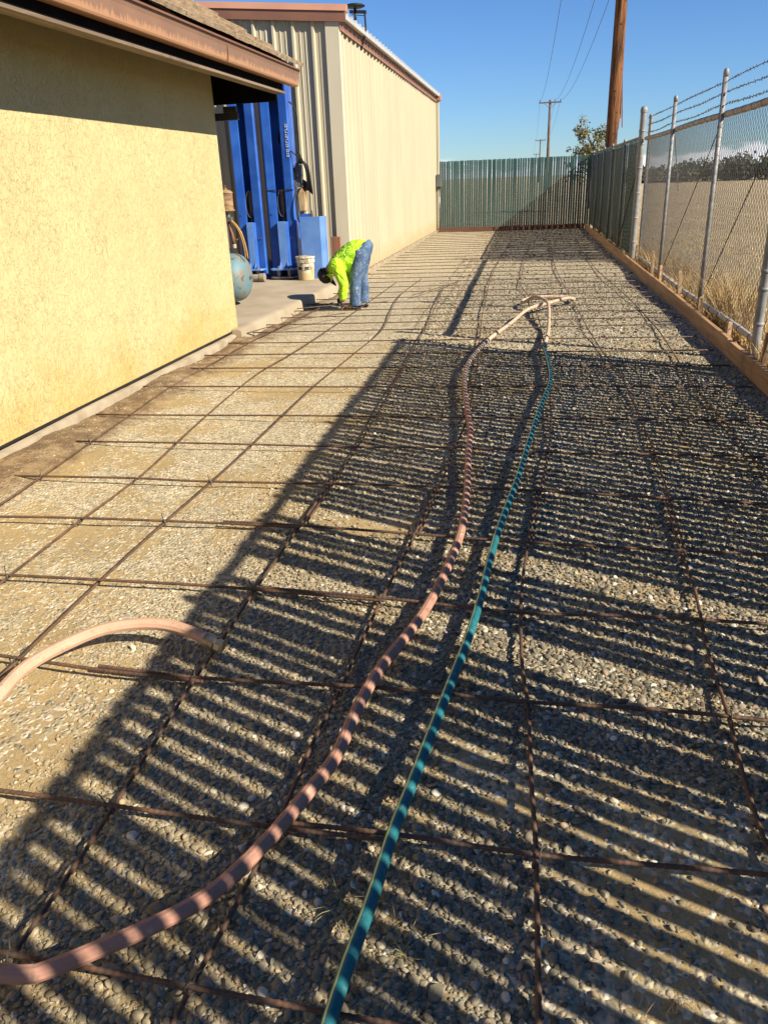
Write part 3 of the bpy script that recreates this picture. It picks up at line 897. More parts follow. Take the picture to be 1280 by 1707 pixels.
# ------------------------------------------------------------------ metal building
B = thing('metal_building', 'tan ribbed metal shop building with brown trim at the far end', 'building', (-2.84, 13.1, 0), -math.atan(0.11 / 12.6))
HS = 3.70
RIB = [(0.0, 0.0), (0.055, 0.0), (0.062, 0.007), (0.080, 0.007), (0.087, 0.0), (0.140, 0.0), (0.147, 0.007), (0.165, 0.007), (0.172, 0.0), (0.222, 0.0), (0.240, 0.040), (0.272, 0.040), (0.290, 0.0), (0.305, 0.0)]
def panel_mesh(name, mat, z0, z1f, n=3, thick=0.0):
    mb = MB(); vs = []; fs = []
    pts = []
    for k in range(n):
        pts += [(u + k * 0.305, d) for u, d in (RIB if k == n - 1 else RIB[:-1])]
    for u, d in pts:
        vs += [(u, d, z0), (u, d, z1f(u))]
    for i in range(len(pts) - 1):
        fs.append((2*i, 2*i + 2, 2*i + 3, 2*i + 1))
    return mb.add(vs, fs).mesh(name, mat)
def metal_building():
    side = panel_mesh('wall_panel', M['siding'], 0.055, lambda u: HS)
    for k in range(14):      # panel u runs along +y, ribs towards +x
        n = 3 if k < 13 else 2
        me = side if n == 3 else panel_mesh('wall_panel', M['siding'], 0.055, lambda u: HS, 2)
        o = link('wall_panel', me, B)
        o.matrix_local = Matrix(((0, 1, 0, 0.004 * (k % 2)), (1, 0, 0, 0.02 + k * 0.915), (0, 0, 1, 0), (0, 0, 0, 1)))
    for k in range(7):       # front: u runs towards -x, ribs towards -y
        sl = 1 / 12.0
        me = panel_mesh('wall_panel', M['siding'], 0.13, lambda u, k=k: HS - 0.01 + (0.10 + k * 0.915 + u) * sl)
        o = link('wall_panel', me, B)
        o.matrix_local = Matrix(((-1, 0, 0, -0.10 - k * 0.915), (0, -1, 0, -0.004 * (k % 2)), (0, 0, 1, 0), (0, 0, 0, 1)))
    MB().prism([(-0.16, -0.042), (0.045, -0.042), (0.045, 0.10), (0.036, 0.10), (0.036, -0.033), (-0.16, -0.033)], 0.09, HS).build('corner_trim', M['corner_trim'], B)
    MB().prism([(-0.05, 12.50), (0.045, 12.50), (0.045, 12.64), (-0.05, 12.64)], 0.05, HS).build('corner_trim', M['corner_trim'], B)
    MB().box((-7.0, 12.55, 0.0), (-0.06, 12.60, HS)).build('back_wall', M['siding'], B)
    MB().box((-0.3, -0.02, -0.15), (0.065, 12.66, 0.045)).build('footing', M['concrete_edge'], B, bevel=0.008)
    # eave: brown angle trim with a pale lip, clipped on by straps
    e = MB().prism([(0.0, HS - 0.10), (0.052, HS - 0.10), (0.060, HS + 0.01), (0.0, HS + 0.01)], 0.0, 12.64, 'y').build('eave_trim', M['brown'], B)
    MB().box((0.045, 0.0, HS - 0.116), (0.068, 12.64, HS - 0.103)).build('trim_lip', M['brown_lit'], e)
    strap = MB().box((0.058, -0.011, HS - 0.105), (0.068, 0.011, HS + 0.01)).mesh('trim_strap', M['brown_lit'])
    for k in range(41):
        link('trim_strap', strap, e, loc=(0, 0.16 + k * 0.305, 0))
    # roof sheets: ribs run down the slope, cut ends show over the trim
    def sheet(n):
        mb = MB(); pts = []
        for k in range(n):
            pts += [(u + k * 0.305, d) for u, d in (RIB if k == n - 1 else RIB[:-1])]
        vs = []; m = len(pts); fs = []
        for u, d in pts:
            for x, z in ((0.15, 0.0), (-7.5, 7.65 / 12.0)):
                vs += [(x, u, z + d * 1.25), (x, u, z - 0.055)]
        for i in range(m - 1):
            a, b2 = i * 4, (i + 1) * 4
            fs += [(a, b2, b2 + 2, a + 2), (a + 1, a + 3, b2 + 3, b2 + 1), (a, a + 1, b2 + 1, b2)]
        fs += [(0, 2, 3, 1), ((m-1)*4, (m-1)*4 + 1, (m-1)*4 + 3, (m-1)*4 + 2)]
        return mb.add(vs, fs).mesh('roof_sheet', M['roofmetal'])
    me = sheet(3)
    for k in range(14):
        link('roof_sheet', me, B, loc=(0, -0.06 + k * 0.915, HS + 0.07))
    # rake trim along the front
    sl = math.atan(1 / 12.0)
    rk = MB()
    for (y0, y1, h0, h1) in ((-0.075, -0.046, -0.03, 0.125),):
        vs = [(0.16, y0, HS + h0), (0.16, y1, HS + h0), (0.16, y1, HS + h1), (0.16, y0, HS + h1)]
        vs += [(-7.0, v[1], v[2] + 7.16 / 12.0) for v in vs]
        rk.add(vs, [(0, 1, 2, 3), (7, 6, 5, 4), (0, 4, 5, 1), (1, 5, 6, 2), (2, 6, 7, 3), (3, 7, 4, 0)])
    r = rk.build('rake_trim', M['brown'], B)
    rk = MB()
    vs = [(0.165, -0.090, HS + 0.105), (0.165, -0.02, HS + 0.20), (0.165, 0.10, HS + 0.205), (0.165, 0.10, HS + 0.10)]
    vs += [(-7.0, v[1], v[2] + 7.165 / 12.0) for v in vs]
    rk.add(vs, [(0, 1, 2, 3), (7, 6, 5, 4), (0, 4, 5, 1), (1, 5, 6, 2), (2, 6, 7, 3), (3, 7, 4, 0)])
    rk.build('cap', M['brown_lit'], r)
    # downspout on the far corner
    d = MB().box((0.05, 12.50, 0.08), (0.125, 12.60, HS - 0.06)).build('downspout', M['siding'], B, bevel=0.012)
    MB().box((0.03, 12.46, HS - 0.09), (0.19, 12.66, HS + 0.07)).build('gutter_end', M['brown_lit'], d, bevel=0.02)
metal_building()
eb = thing('electrical_box', 'grey electrical box on the far corner of the metal building', 'electrical box', (-2.66, 25.50, 1.28))
MB().box((-0.02, -0.06, 0.0), (0.14, 0.10, 0.36)).build('case', M['steel'], eb, bevel=0.008)
MB().box((-0.012, -0.072, 0.02), (0.128, -0.061, 0.34)).build('cover', pmat('box_grey', (0.10, 0.105, 0.10), (0.14, 0.14, 0.13), 6, 0.5), eb, bevel=0.003)
MB().cyl((0.06, 0.02, -1.24), (0.06, 0.02, -0.001), 0.018).build('conduit', M['steel'], eb, smooth=True)
vent = thing('roof_vent', 'round black vent cap on a stem above the shop roof edge', 'vent', (-2.72, 14.0, HS + 0.06))
MB().cyl((0, 0, -0.02), (0, 0, 0.25), 0.022).build('stem', M['black'], vent, smooth=True)
MB().lathe([(0.02, 0.235), (0.11, 0.245), (0.155, 0.262), (0.158, 0.274), (0.12, 0.292), (0.05, 0.305), (0.01, 0.31)], n=24).build('cap', M['black'], vent, smooth=True)
arm = thing('gooseneck_lamp', 'black bent-arm lamp bracketed to the eave of the shop building', 'lamp', (-2.745, 14.7, HS - 0.2))
MB().tube(smooth_path([(-0.08, 0, 0.02), (-0.02, 0, 0.08), (0.05, 0, 0.30), (0.05, 0, 0.48), (0.05, 0, 0.565)], 0.06), 0.016, 8).build('pole', M['black'], arm, smooth=True)
MB().box((-0.20, -0.03, 0.55), (0.075, 0.03, 0.595), Matrix.Rotation(0.07, 3, 'Y')).build('arm', M['black'], arm, bevel=0.008)
MB().tube([(0.05, 0, 0.51), (-0.17, 0, 0.54)], 0.006, 6).build('brace', M['black'], arm)
MB().box((-0.135, -0.05, -0.11), (-0.064, 0.05, 0.06)).build('wall_bracket', M['black'], arm, bevel=0.006)

# ------------------------------------------------------------------ fences
def chainlink(p0, p1, z0, z1, D=0.072, r=0.0015, spikes=False):
    """woven wire: neighbouring zigzag wires hook into each other"""
    p0 = Vector((*p0, 0)); p1 = Vector((*p1, 0))
    L = (p1 - p0).length; d = (p1 - p0) / L; nrm = Vector((d.y, -d.x, 0))
    cols = int(L / (D / 2)); rows = int((z1 - z0) / (D / 2))
    V = []; F = []
    for c in range(cols):
        a0 = c * D / 2
        pts = []
        for k in range(rows + 1):
            hi = (k + c) % 2
            a = a0 + (D / 2 if hi else 0)
            pts.append(p0 + d * a + Vector((0, 0, z0 + k * D / 2)) + nrm * (0.003 if hi else -0.003))
        if spikes:
            q = pts[-1].copy(); q.z += 0.032; q += d * random.uniform(-0.014, 0.014) + nrm * random.uniform(-0.008, 0.008)
            pts.append(q)
        o = len(V)
        for i, p in enumerate(pts):
            for j in range(3):
                an = 2 * math.pi * j / 3 + 0.5
                V.append(p + nrm * math.cos(an) * r + d * math.sin(an) * r)
        for i in range(len(pts) - 1):
            for j in range(3):
                j2 = (j + 1) % 3
                F.append((o + i*3 + j, o + i*3 + j2, o + (i+1)*3 + j2, o + (i+1)*3 + j))
    mb = MB(); mb.v = [tuple(v) for v in V]; mb.f = F
    me = bpy.data.meshes.new('wire_mesh'); me.from_pydata(mb.v, [], mb.f)
    for p in me.polygons:
        p.use_smooth = True
    return me

def post_mesh(r, h, cap=True):
    mb = MB().cyl((0, 0, 0), (0, 0, h), r, n=14)
    if cap:
        mb.lathe([(r * 1.12, h - 0.03), (r * 1.12, h + 0.012), (r * 0.95, h + 0.03), (r * 0.5, h + 0.045), (r * 0.05, h + 0.05)], n=14)
    return mb.mesh('post', M['galv'], True)

def slat_fence(name, label, p0, p1, z0, z1, pitch, width, mat, skip=(), posts=(), rail_z=None, mesh=True, side=1, jitter=0.006, post_r=0.025, lean=0.012, mesh_mat=None):
    t = thing(name, label, 'fence', (p0[0], p0[1], 0))
    a = Vector((*p0, 0)); b = Vector((*p1, 0)); L = (b - a).length; d = (b - a) / L
    rz = math.atan2(d.y, d.x); nrm = Vector((d.y, -d.x, 0)) * side
    h = z1 - z0
    th = 0.006
    slat = MB().prism([(-width/2, -th/2), (-width*0.25, -th*0.9), (width*0.25, -th*0.9), (width/2, -th/2), (width/2, th/2), (-width/2, th/2)], 0, h).mesh('slat', mat)
    n = int(L / pitch)
    for k in range(n):
        if any(s0 <= k * pitch <= s1 for s0, s1 in skip):
            continue
        p = a + d * (k * pitch + pitch / 2 + random.uniform(-0.003, 0.003))
        o = link('slat', slat, t, loc=(p.x - a.x, p.y - a.y, z0 + random.uniform(-jitter, jitter)), rot=(random.gauss(0, 0.002), random.gauss(0, lean * 0.25), rz + random.gauss(0, 0.05)))
    if mesh:
        off = nrm * 0.012
        me = chainlink((a.x + off.x, a.y + off.y), (b.x + off.x, b.y + off.y), z0 + 0.02, z1 - 0.02)
        me.materials.append(mesh_mat or M['wire'])
        stuff(link('wire_mesh', me, t, world=True))
    pm = post_mesh(post_r, z1 + 0.03)
    for s in posts:
        p = a + d * s + nrm * (post_r + 0.018)
        link('post', pm, t, loc=(p.x - a.x, p.y - a.y, 0))
    if rail_z is not None:
        for z in rail_z:
            q = nrm * 0.034
            MB().cyl(a + q + Vector((0, 0, z)), b + q + Vector((0, 0, z)), 0.021, n=10).build('rail', M['galv'], t, smooth=True, world=True)
    return t

# at the end of the yard
slat_fence('slat_fence', 'teal green slatted chain-link fence closing the far end of the yard', (-2.70, 25.80), (1.93, 25.72), 0.06, 1.99, 0.0690, 0.0590, M['slat'], posts=(), mesh=True, side=1)
# right side, beyond the gate post
FX = 1.93
far_right = slat_fence('slat_fence', 'dark green slatted fence with white posts in shade on the right side', (FX, 15.25), (FX, 25.70), 0.08, 2.02, 0.0757, 0.062, M['slat_shaded'], posts=(2.35, 4.75, 6.8, 8.7, 10.3), rail_z=(2.03,), mesh=True, side=-1, skip=((1.98, 2.05), (4.3, 4.38)), mesh_mat=M['wire_dark'])
MB().tube([(FX - 0.05, 15.3, 1.55), (FX - 0.05, 17.5, 0.15)], 0.012, 6).build('brace_rod', M['wire_dark'], far_right, world=True)
# near right side, beside the viewer: its slats throw the striped shade
near = slat_fence('slat_fence', 'green slatted fence beside the viewer, whose slats throw the striped shade', (1.95, -4.0), (1.95, 6.62), 0.10, 2.36, 0.0815, 0.0605, M['slat'], posts=(0.1, 2.6, 5.1, 7.6, 10.4), rail_z=(2.35,), mesh=True, side=1,
                  skip=((6.02, 6.12), (5.37, 5.47)), jitter=0.01)

# chain-link panels between
C_ = thing('chain_link_fence', 'galvanised chain-link fence with barbed wire strands along the dry field', 'fence', (1.95, 11.0, 0))
def clink():
    x = 1.95
    me = chainlink((x + 0.045, 7.0), (x + 0.045, 15.0), 0.14, 2.02, 0.086, 0.0028, spikes=True)
    me.materials.append(M['wire'])
    stuff(link('wire_mesh', me, C_, world=True))
    r = MB().tube([(x, y, 2.0 + 0.006 * math.sin(y * 1.3)) for y in np.arange(6.95, 15.06, 0.3)], 0.031, 12).build('top_rail', M['rail'], C_, smooth=True, world=True)
    tie = MB().lathe([(0.033, -0.006), (0.0335, 0.0), (0.033, 0.006)], n=12, axis='y').mesh('tie_wire', M['wire_dark'], True)
    for k in range(24):
        y = 7.15 + k * 0.33
        link('tie_wire', tie, r, loc=(x, y, 2.0 + 0.006 * math.sin(y * 1.3)), world=True)
    br = MB().tube([(x + 0.02 * math.sin(y * 1.1), y, 0.125 + 0.015 * math.sin(y * 0.9)) for y in np.arange(7.05, 14.9, 0.25)], 0.028, 12).build('bottom_rail', M['whitepipe'], C_, smooth=True, world=True)
    for k in range(20):
        y = 7.3 + k * 0.38
        o = link('tie_wire', tie, br, loc=(x + 0.02 * math.sin(y * 1.1), y, 0.125 + 0.015 * math.sin(y * 0.9)), world=True)
    pm = post_mesh(0.025, 2.36)
    for y, lean in ((12.1, 0.0), (9.22, -0.012)):
        link('post', pm, C_, loc=(x - 0.045, y, 0), rot=(0, 0, 0), world=True)
    gp = MB().cyl((x - 0.06, 15.12, 0), (x - 0.06, 15.12, 2.42), 0.052, n=18).lathe([(0.059, 2.40), (0.059, 2.44), (0.05, 2.475), (0.03, 2.495), (0.003, 2.50)], c=(x - 0.06, 15.12, 0), n=18).build('gate_post', M['galv'], C_, auto=True, world=True)
    band = MB().lathe([(0.054, -0.014), (0.057, -0.012), (0.057, 0.012), (0.054, 0.014)], n=16).mesh('band', M['galv'], True)
    for z in (0.35, 0.75, 1.15, 1.55, 1.92, 2.12):
        link('band', band, gp, loc=(x - 0.06, 15.12, z), world=True)
    MB().cyl((x + 0.04, 14.94, 0), (x + 0.04, 14.94, 2.33), 0.030, n=14).lathe([(0.036, 2.30), (0.036, 2.335), (0.02, 2.36), (0.002, 2.365)], c=(x + 0.04, 14.94, 0), n=14).build('end_post', M['galv'], C_, auto=True, world=True)
    ep = MB().cyl((x - 0.02, 6.98, 0), (x - 0.02, 6.98, 2.40), 0.037, n=16).build('end_post', M['galv'], C_, auto=True, world=True)
    band2 = MB().lathe([(0.039, -0.014), (0.043, -0.012), (0.043, 0.012), (0.039, 0.014)], n=16).mesh('band', M['galv'], True)
    for z in (0.30, 0.58, 0.72, 1.2, 1.7):
        link('band', band2, ep, loc=(x - 0.02, 6.98, z), world=True)
    for (y0, z0, y1, z1) in ((9.30, 1.92, 11.95, 0.25), (7.05, 1.92, 9.15, 0.30), (12.05, 1.92, 11.4, 1.25)):
        MB().tube([(x - 0.02, y0, z0), (x - 0.02, y1, z1)], 0.0055, 6).build('truss_rod', M['wire_dark'], C_, world=True)
    for z in (2.09, 2.20, 2.31):
        mb = MB()
        ys = np.arange(6.98, 14.95, 0.11)
        pts = [(x - 0.01, y, z + 0.008 * math.sin(y * 2.2 + z * 9) - 0.012 * math.sin(math.pi * ((y - 6.98) % 2.9) / 2.9)) for y in ys]
        mb.tube(pts, 0.0030, 5)
        for i, p in enumerate(pts[1:-1]):
            for s in range(2):
                an = random.uniform(0, 6.28)
                dv = Vector((math.cos(an), random.uniform(-0.3, 0.3), math.sin(an))) * 0.015
                mb.tube([Vector(p) - dv, Vector(p) + dv], 0.0032, 4)
        mb.build('barbed_wire', M['wire_dark'], C_, world=True)
clink()
# ------------------------------------------------------------------ form boards and stakes
bnames = ['nearest length of sawn form board along the right edge of the gravel',
          'middle length of sawn form board below the chain-link fence',
          'long weathered form board running to the far corner below the dark fence']
for (y0, y1, x0, x1, dz), lab in zip(((2.4, 7.15, 1.745, 1.735, 0.0), (7.16, 13.2, 1.75, 1.752, 0.006), (13.22, 25.3, 1.758, 1.72, -0.004)), bnames):
    n = 24
    vs = []; fs = []
    for k in range(n + 1):
        y = y0 + (y1 - y0) * k / n
        x = x0 + (x1 - x0) * k / n + 0.006 * math.sin(y * 0.9 + dz * 900)
        zt = 0.142 + dz + 0.004 * math.sin(y * 1.3)
        vs += [(x, y, -0.02), (x, y, zt), (x + 0.040, y, zt), (x + 0.040, y, -0.02)]
    for k in range(n):
        for j in range(4):
            j2 = (j + 1) % 4
            fs.append((k*4 + j, k*4 + j2, (k+1)*4 + j2, (k+1)*4 + j))
    fs += [(0, 1, 2, 3), tuple(n*4 + j for j in range(4))]
    tag(MB().add(vs, fs).build('form_board', M['board'], bevel=0.004), lab, 'board', 'form boards round the gravel')
fb = thing('form_board', 'dark red form board lying along the foot of the far fence', 'board', (0, 25.42, 0), group='form boards round the gravel')
MB().box((-2.62, -0.02, -0.02), (1.72, 0.022, 0.13)).build('plank', M['board_red'], fb, bevel=0.004)
blk = MB().box((-0.06, -0.05, -0.02), (0.06, -0.021, 0.118)).mesh('cleat', M['board_red'])
for k in range(16):
    link('cleat', blk, fb, loc=(-0.85 + k * 0.165, 0, 0))
stakes = [(1.86, 14.35, 0.36, 0.03, 'thin wooden stake beside the tall gate post'),
          (1.84, 12.35, 0.42, -0.05, 'split wooden stake just short of the second fence post from the gate post'),
          (1.84, 11.6, 0.30, 0.0, 'short pale stake below the second fence post from the gate post'),
          (1.83, 9.95, 0.40, -0.16, 'leaning wooden stake halfway along the middle form board'),
          (1.82, 8.75, 0.27, 0.0, 'square stake behind the board by the third fence post'),
          (1.81, 7.45, 0.235, 0.02, 'low square stake against the board near the board joint'),
          (1.83, 6.35, 0.34, 0.05, 'dark wooden stake nearest the viewer at the right edge')]
for x, y, h, ln, lab in stakes:
    s = MB().box((-0.02, -0.022, -0.05), (0.02, 0.022, h))
    s.add([(-0.02, -0.022, h), (0.02, -0.022, h), (0.02, 0.022, h), (-0.02, 0.022, h), (0.0, 0.0, h + 0.012)], [(0, 1, 4), (1, 2, 4), (2, 3, 4), (3, 0, 4)])
    o = s.build('stake', M['stake'], bevel=0.002)
    o.location = (x, y, 0); o.rotation_euler = (ln, ln * 0.3, random.uniform(-0.3, 0.3))
    tag(o, lab, 'stake', 'wooden stakes behind the form board')

# ------------------------------------------------------------------ rebar grid
def rebar(path, r=0.0058, ribs=True, name='rebar'):
    P = [np.array(p, float) for p in path]
    mb = MB()
    if ribs:
        pts = []; rad = []
        seg = smooth_path(P, 0.03)
        q = [np.array(seg[0])]
        # resample every 4.5 mm
        cum = [0.0]
        for a, b in zip(seg[:-1], seg[1:]):
            cum.append(cum[-1] + float(np.linalg.norm(b - a)))
        s = np.arange(0, cum[-1], 0.0045)
        A = np.array(seg)
        X = np.stack([np.interp(s, cum, A[:, i]) for i in range(3)], 1)
        rad = [r * (1.0 if (k // 2) % 2 else 1.17) for k in range(len(X))]
        mb.tube(list(X), r, 6, True, rad)
    else:
        mb.tube(smooth_path(P, 0.25), r, 6)
    return mb.build(name, M['rebar'], smooth=True)

def zrip(p, base, i):
    return (p[0], p[1], base + 0.006 * math.sin(i * 1.7 + p[0] * 2 + p[1]))
gname = 'rebar laid in a grid over the gravel'
ordl = {1: 'first lengthwise rebar out from the stucco wall', 2: 'second lengthwise rebar out from the stucco wall, running past the worker',
        3: 'third lengthwise rebar out from the stucco wall', 4: 'fourth lengthwise rebar from the stucco wall, along the edge of the striped shade',
        5: 'lengthwise rebar that passes beneath the pink hose curve', 6: 'lengthwise rebar running up beside the teal hose',
        7: 'second lengthwise rebar from the form board', 8: 'lengthwise rebar closest to the form board'}
for k, pts in LONG.items():
    near = [p for p in pts if p[1] < 4.3]
    far = [p for p in pts if p[1] >= 4.3]
    path = [zrip(p, 0.027, i) for i, p in enumerate(pts)]
    if k in (4, 5, 6, 7) and len(near) > 2:
        # two lengths lapped side by side
        j = len(near) - 1
        a = path[:j + 1]
        b = [(p[0] + 0.019, p[1], p[2]) for p in path[j - 1:]]
        tag(rebar(a), ordl[k] + ', near length', 'rebar', gname)
        tag(rebar(b, ribs=False), ordl[k] + ', far length', 'rebar', gname)
    else:
        tag(rebar(path, ribs=k in (2, 3) and False), ordl[k], 'rebar', gname)
ordc = ['first crosswise rebar from the bottom of the photo', 'second crosswise rebar from the bottom of the photo', 'third crosswise rebar from the bottom of the photo', 'fourth crosswise rebar from the bottom of the photo',
        'fifth crosswise rebar from the bottom of the photo', 'sixth crosswise rebar from the bottom of the photo', 'seventh crosswise rebar from the bottom of the photo']
splits = {1: 4, 2: 3, 3: 4, 4: 4}
CROSS_OBJS = []
for i, pts in enumerate(CROSS_NEAR):
    path = [zrip(p, 0.041, j) for j, p in enumerate(pts)]
    if i in splits:
        j = splits[i]
        a = path[:j + 1]
        b = [(p[0], p[1] + 0.018, p[2] + 0.001) for p in path[j - 1:]]
        CROSS_OBJS.append((tag(rebar(a), ordc[i] + ', left length', 'rebar', gname), a))
        CROSS_OBJS.append((tag(rebar(b), ordc[i] + ', right length', 'rebar', gname), path[j:]))
    else:
        CROSS_OBJS.append((tag(rebar(path, ribs=i < 6), ordc[i], 'rebar', gname), path))
lefts = list(LEFT_ENDS)
y = lefts[-1][1]
while y < 24.6:
    y += 0.60
    lefts.append((-2.62 + random.uniform(-0.04, 0.04) if y > 13.2 else -2.70, y))
OW = ['first', 'second', 'third', 'fourth', 'fifth', 'sixth', 'seventh', 'eighth', 'ninth', 'tenth', 'eleventh', 'twelfth', 'thirteenth', 'fourteenth', 'fifteenth', 'sixteenth', 'seventeenth', 'eighteenth', 'nineteenth', 'twentieth', 'twenty-first', 'twenty-second', 'twenty-third', 'twenty-fourth', 'twenty-fifth']
W_ = ['eighth', 'ninth', 'tenth', 'eleventh', 'twelfth', 'thirteenth', 'fourteenth', 'fifteenth', 'sixteenth', 'seventeenth', 'eighteenth', 'nineteenth', 'twentieth']
for i, (x, yy) in enumerate(lefts):
    tilt = 0.015 + 0.05 * min(1.0, max(0.0, (yy - 5.5) / 3.0)) * (1.0 if yy < 13 else 0.5)
    xr = 1.66 - random.uniform(0, 0.05)
    pts = []
    n = 7
    for k in range(n):
        t = k / (n - 1)
        px_ = x + (xr - x) * t
        pts.append((px_, yy + (tilt * (px_ - x) if i > 0 else 0.02 * t) + random.uniform(-0.004, 0.004), 0.036 + random.uniform(-0.003, 0.004)))
    lab = ('%s crosswise rebar from the bottom of the photo' % W_[i]) if i < len(W_) else None
    o = rebar(pts, r=0.0060, ribs=False)
    if lab:
        tag(o, lab, 'rebar', gname)
    else:
        tag(o, '%s crosswise rebar from the foot of the far fence' % OW[len(lefts) - 1 - i], 'rebar', gname)
# wire ties twisted round the nearer crossings
def seg_hit(p, q, a, b):
    d1 = (q[0]-p[0], q[1]-p[1]); d2 = (b[0]-a[0], b[1]-a[1])
    den = d1[0]*d2[1] - d1[1]*d2[0]
    if abs(den) < 1e-9:
        return None
    t = ((a[0]-p[0])*d2[1] - (a[1]-p[1])*d2[0]) / den
    u = ((a[0]-p[0])*d1[1] - (a[1]-p[1])*d1[0]) / den
    return (p[0] + d1[0]*t, p[1] + d1[1]*t) if 0 <= t <= 1 and 0 <= u <= 1 else None
knot = MB()
for k_ in range(3):
    an = 0.7 + k_ * 0.12
    knot.tube([(0.014 * math.cos(t) * math.cos(an), 0.014 * math.cos(t) * math.sin(an), 0.017 * math.sin(t) - 0.008) for t in np.linspace(0, 6.0, 14)], 0.0018, 4)
knot.tube([(0.008, 0.006, 0.008), (0.014, 0.012, 0.024), (0.024, 0.016, 0.030)], 0.0022, 4)
knot_me = knot.mesh('tie_wire', M['wire_dark'])
for o_, pts in CROSS_OBJS:
    for k_, lp in LONG.items():
        done = False
        for i_ in range(len(pts) - 1):
            for j_ in range(len(lp) - 1):
                h_ = seg_hit(pts[i_], pts[i_ + 1], lp[j_], lp[j_ + 1])
                if h_ and not done:
                    done = True
                    link('tie_wire', knot_me, o_, loc=(h_[0], h_[1], 0.04), rot=(0, 0, random.uniform(0, 3.1)))
# tie_knot
# loose bent offcuts by the slab
for j, (pts, lab) in enumerate((([(-2.95, 8.0, 0.05), (-2.55, 8.55, 0.10), (-2.1, 9.35, 0.06)], 'loose slanting rebar offcut near the slab corner'),
                   ([(-2.75, 9.55, 0.09), (-2.45, 9.9, 0.07), (-1.75, 10.35, 0.05)], 'loose rebar offcut by the gloved hands of the worker'),
                   ([(-1.5, 10.9, 0.05), (-1.2, 11.8, 0.04), (-0.95, 12.6, 0.04)], 'loose rebar offcut on the sunlit gravel behind the worker'))):
    tag(rebar(pts, ribs=False), lab, 'rebar', 'loose rebar offcuts')

# ------------------------------------------------------------------ hoses
def hose(pts, r, mat, lift=0.05, flutes=0, n=18, stripe=None, step=0.035, flat=1.0):
    path = []
    for i, p in enumerate(pts):
        z = p[2] if len(p) > 2 else lift + r + 0.006 * math.sin(p[1] * 5.3 + i)
        path.append((p[0], p[1], z))
    sp = smooth_path(path, step)
    mb = MB()
    mb.tube(sp, r, n)
    if flutes:
        vv = []
        for i in range(len(sp)):
            c = Vector(sp[i])
            for j in range(n):
                v = Vector(mb.v[i*n + j]); d = v - c
                vv.append(tuple(c + d * (1.0 + 0.05 * math.cos(flutes * 2 * math.pi * j / n))))
        mb.v = vv
    me = mb.mesh('hose', mat, True)
    if stripe is not None:
        me.materials.append(stripe)
        # moulded stripe: one strip of faces along the whole hose
        for p in me.polygons:
            if p.index % n in (13,) and p.index < (len(sp) - 1) * n:
                p.material_index = 1
    return me, sp
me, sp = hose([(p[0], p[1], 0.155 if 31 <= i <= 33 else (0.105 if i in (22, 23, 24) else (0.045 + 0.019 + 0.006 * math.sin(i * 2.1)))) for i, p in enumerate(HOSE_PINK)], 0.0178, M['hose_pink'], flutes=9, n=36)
ph = thing('hose', 'long faded pink ribbed hose winding up the yard to a loop', 'hose', (sp[0][0], sp[0][1], 0), group='hoses lying across the rebar')
link('tube', me, ph, world=True)
d0 = Vector(sp[-1]) - Vector(sp[-3]); d0.normalize()
e = Vector(sp[-1])
MB().cyl(e - d0 * 0.02, e + d0 * 0.07, 0.029, n=16).cyl(e + d0 * 0.072, e + d0 * 0.12, 0.024, n=12).build('coupling', M['brass'], ph, auto=True, world=True)
teal_pts = [(e.x + d0.x * 0.10, e.y + d0.y * 0.10, e.z)] + [(p[0], p[1]) for p in HOSE_TEAL[1:]]
me, sp = hose(teal_pts, 0.0155, M['hose_teal'], lift=0.045, n=16, stripe=M['stripe'])
tag(link('hose', me), 'slim teal garden hose with a pale yellow stripe', 'hose', 'hoses lying across the rebar')
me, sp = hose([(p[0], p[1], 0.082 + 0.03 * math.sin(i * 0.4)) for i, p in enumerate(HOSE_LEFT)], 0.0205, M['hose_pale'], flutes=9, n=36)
lh = thing('hose', 'short arched pink hose end with a metal fitting in the left sunlight', 'hose', (sp[0][0], sp[0][1], 0), group='hoses lying across the rebar')
link('tube', me, lh, world=True)
e = Vector(sp[-1]); d0 = (e - Vector(sp[-4])).normalized()
MB().cyl(e - d0 * 0.012, e + d0 * 0.03, 0.0275, n=16).cyl(e + d0 * 0.031, e + d0 * 0.055, 0.024, n=8).build('fitting', M['brass'], lh, auto=True, world=True)

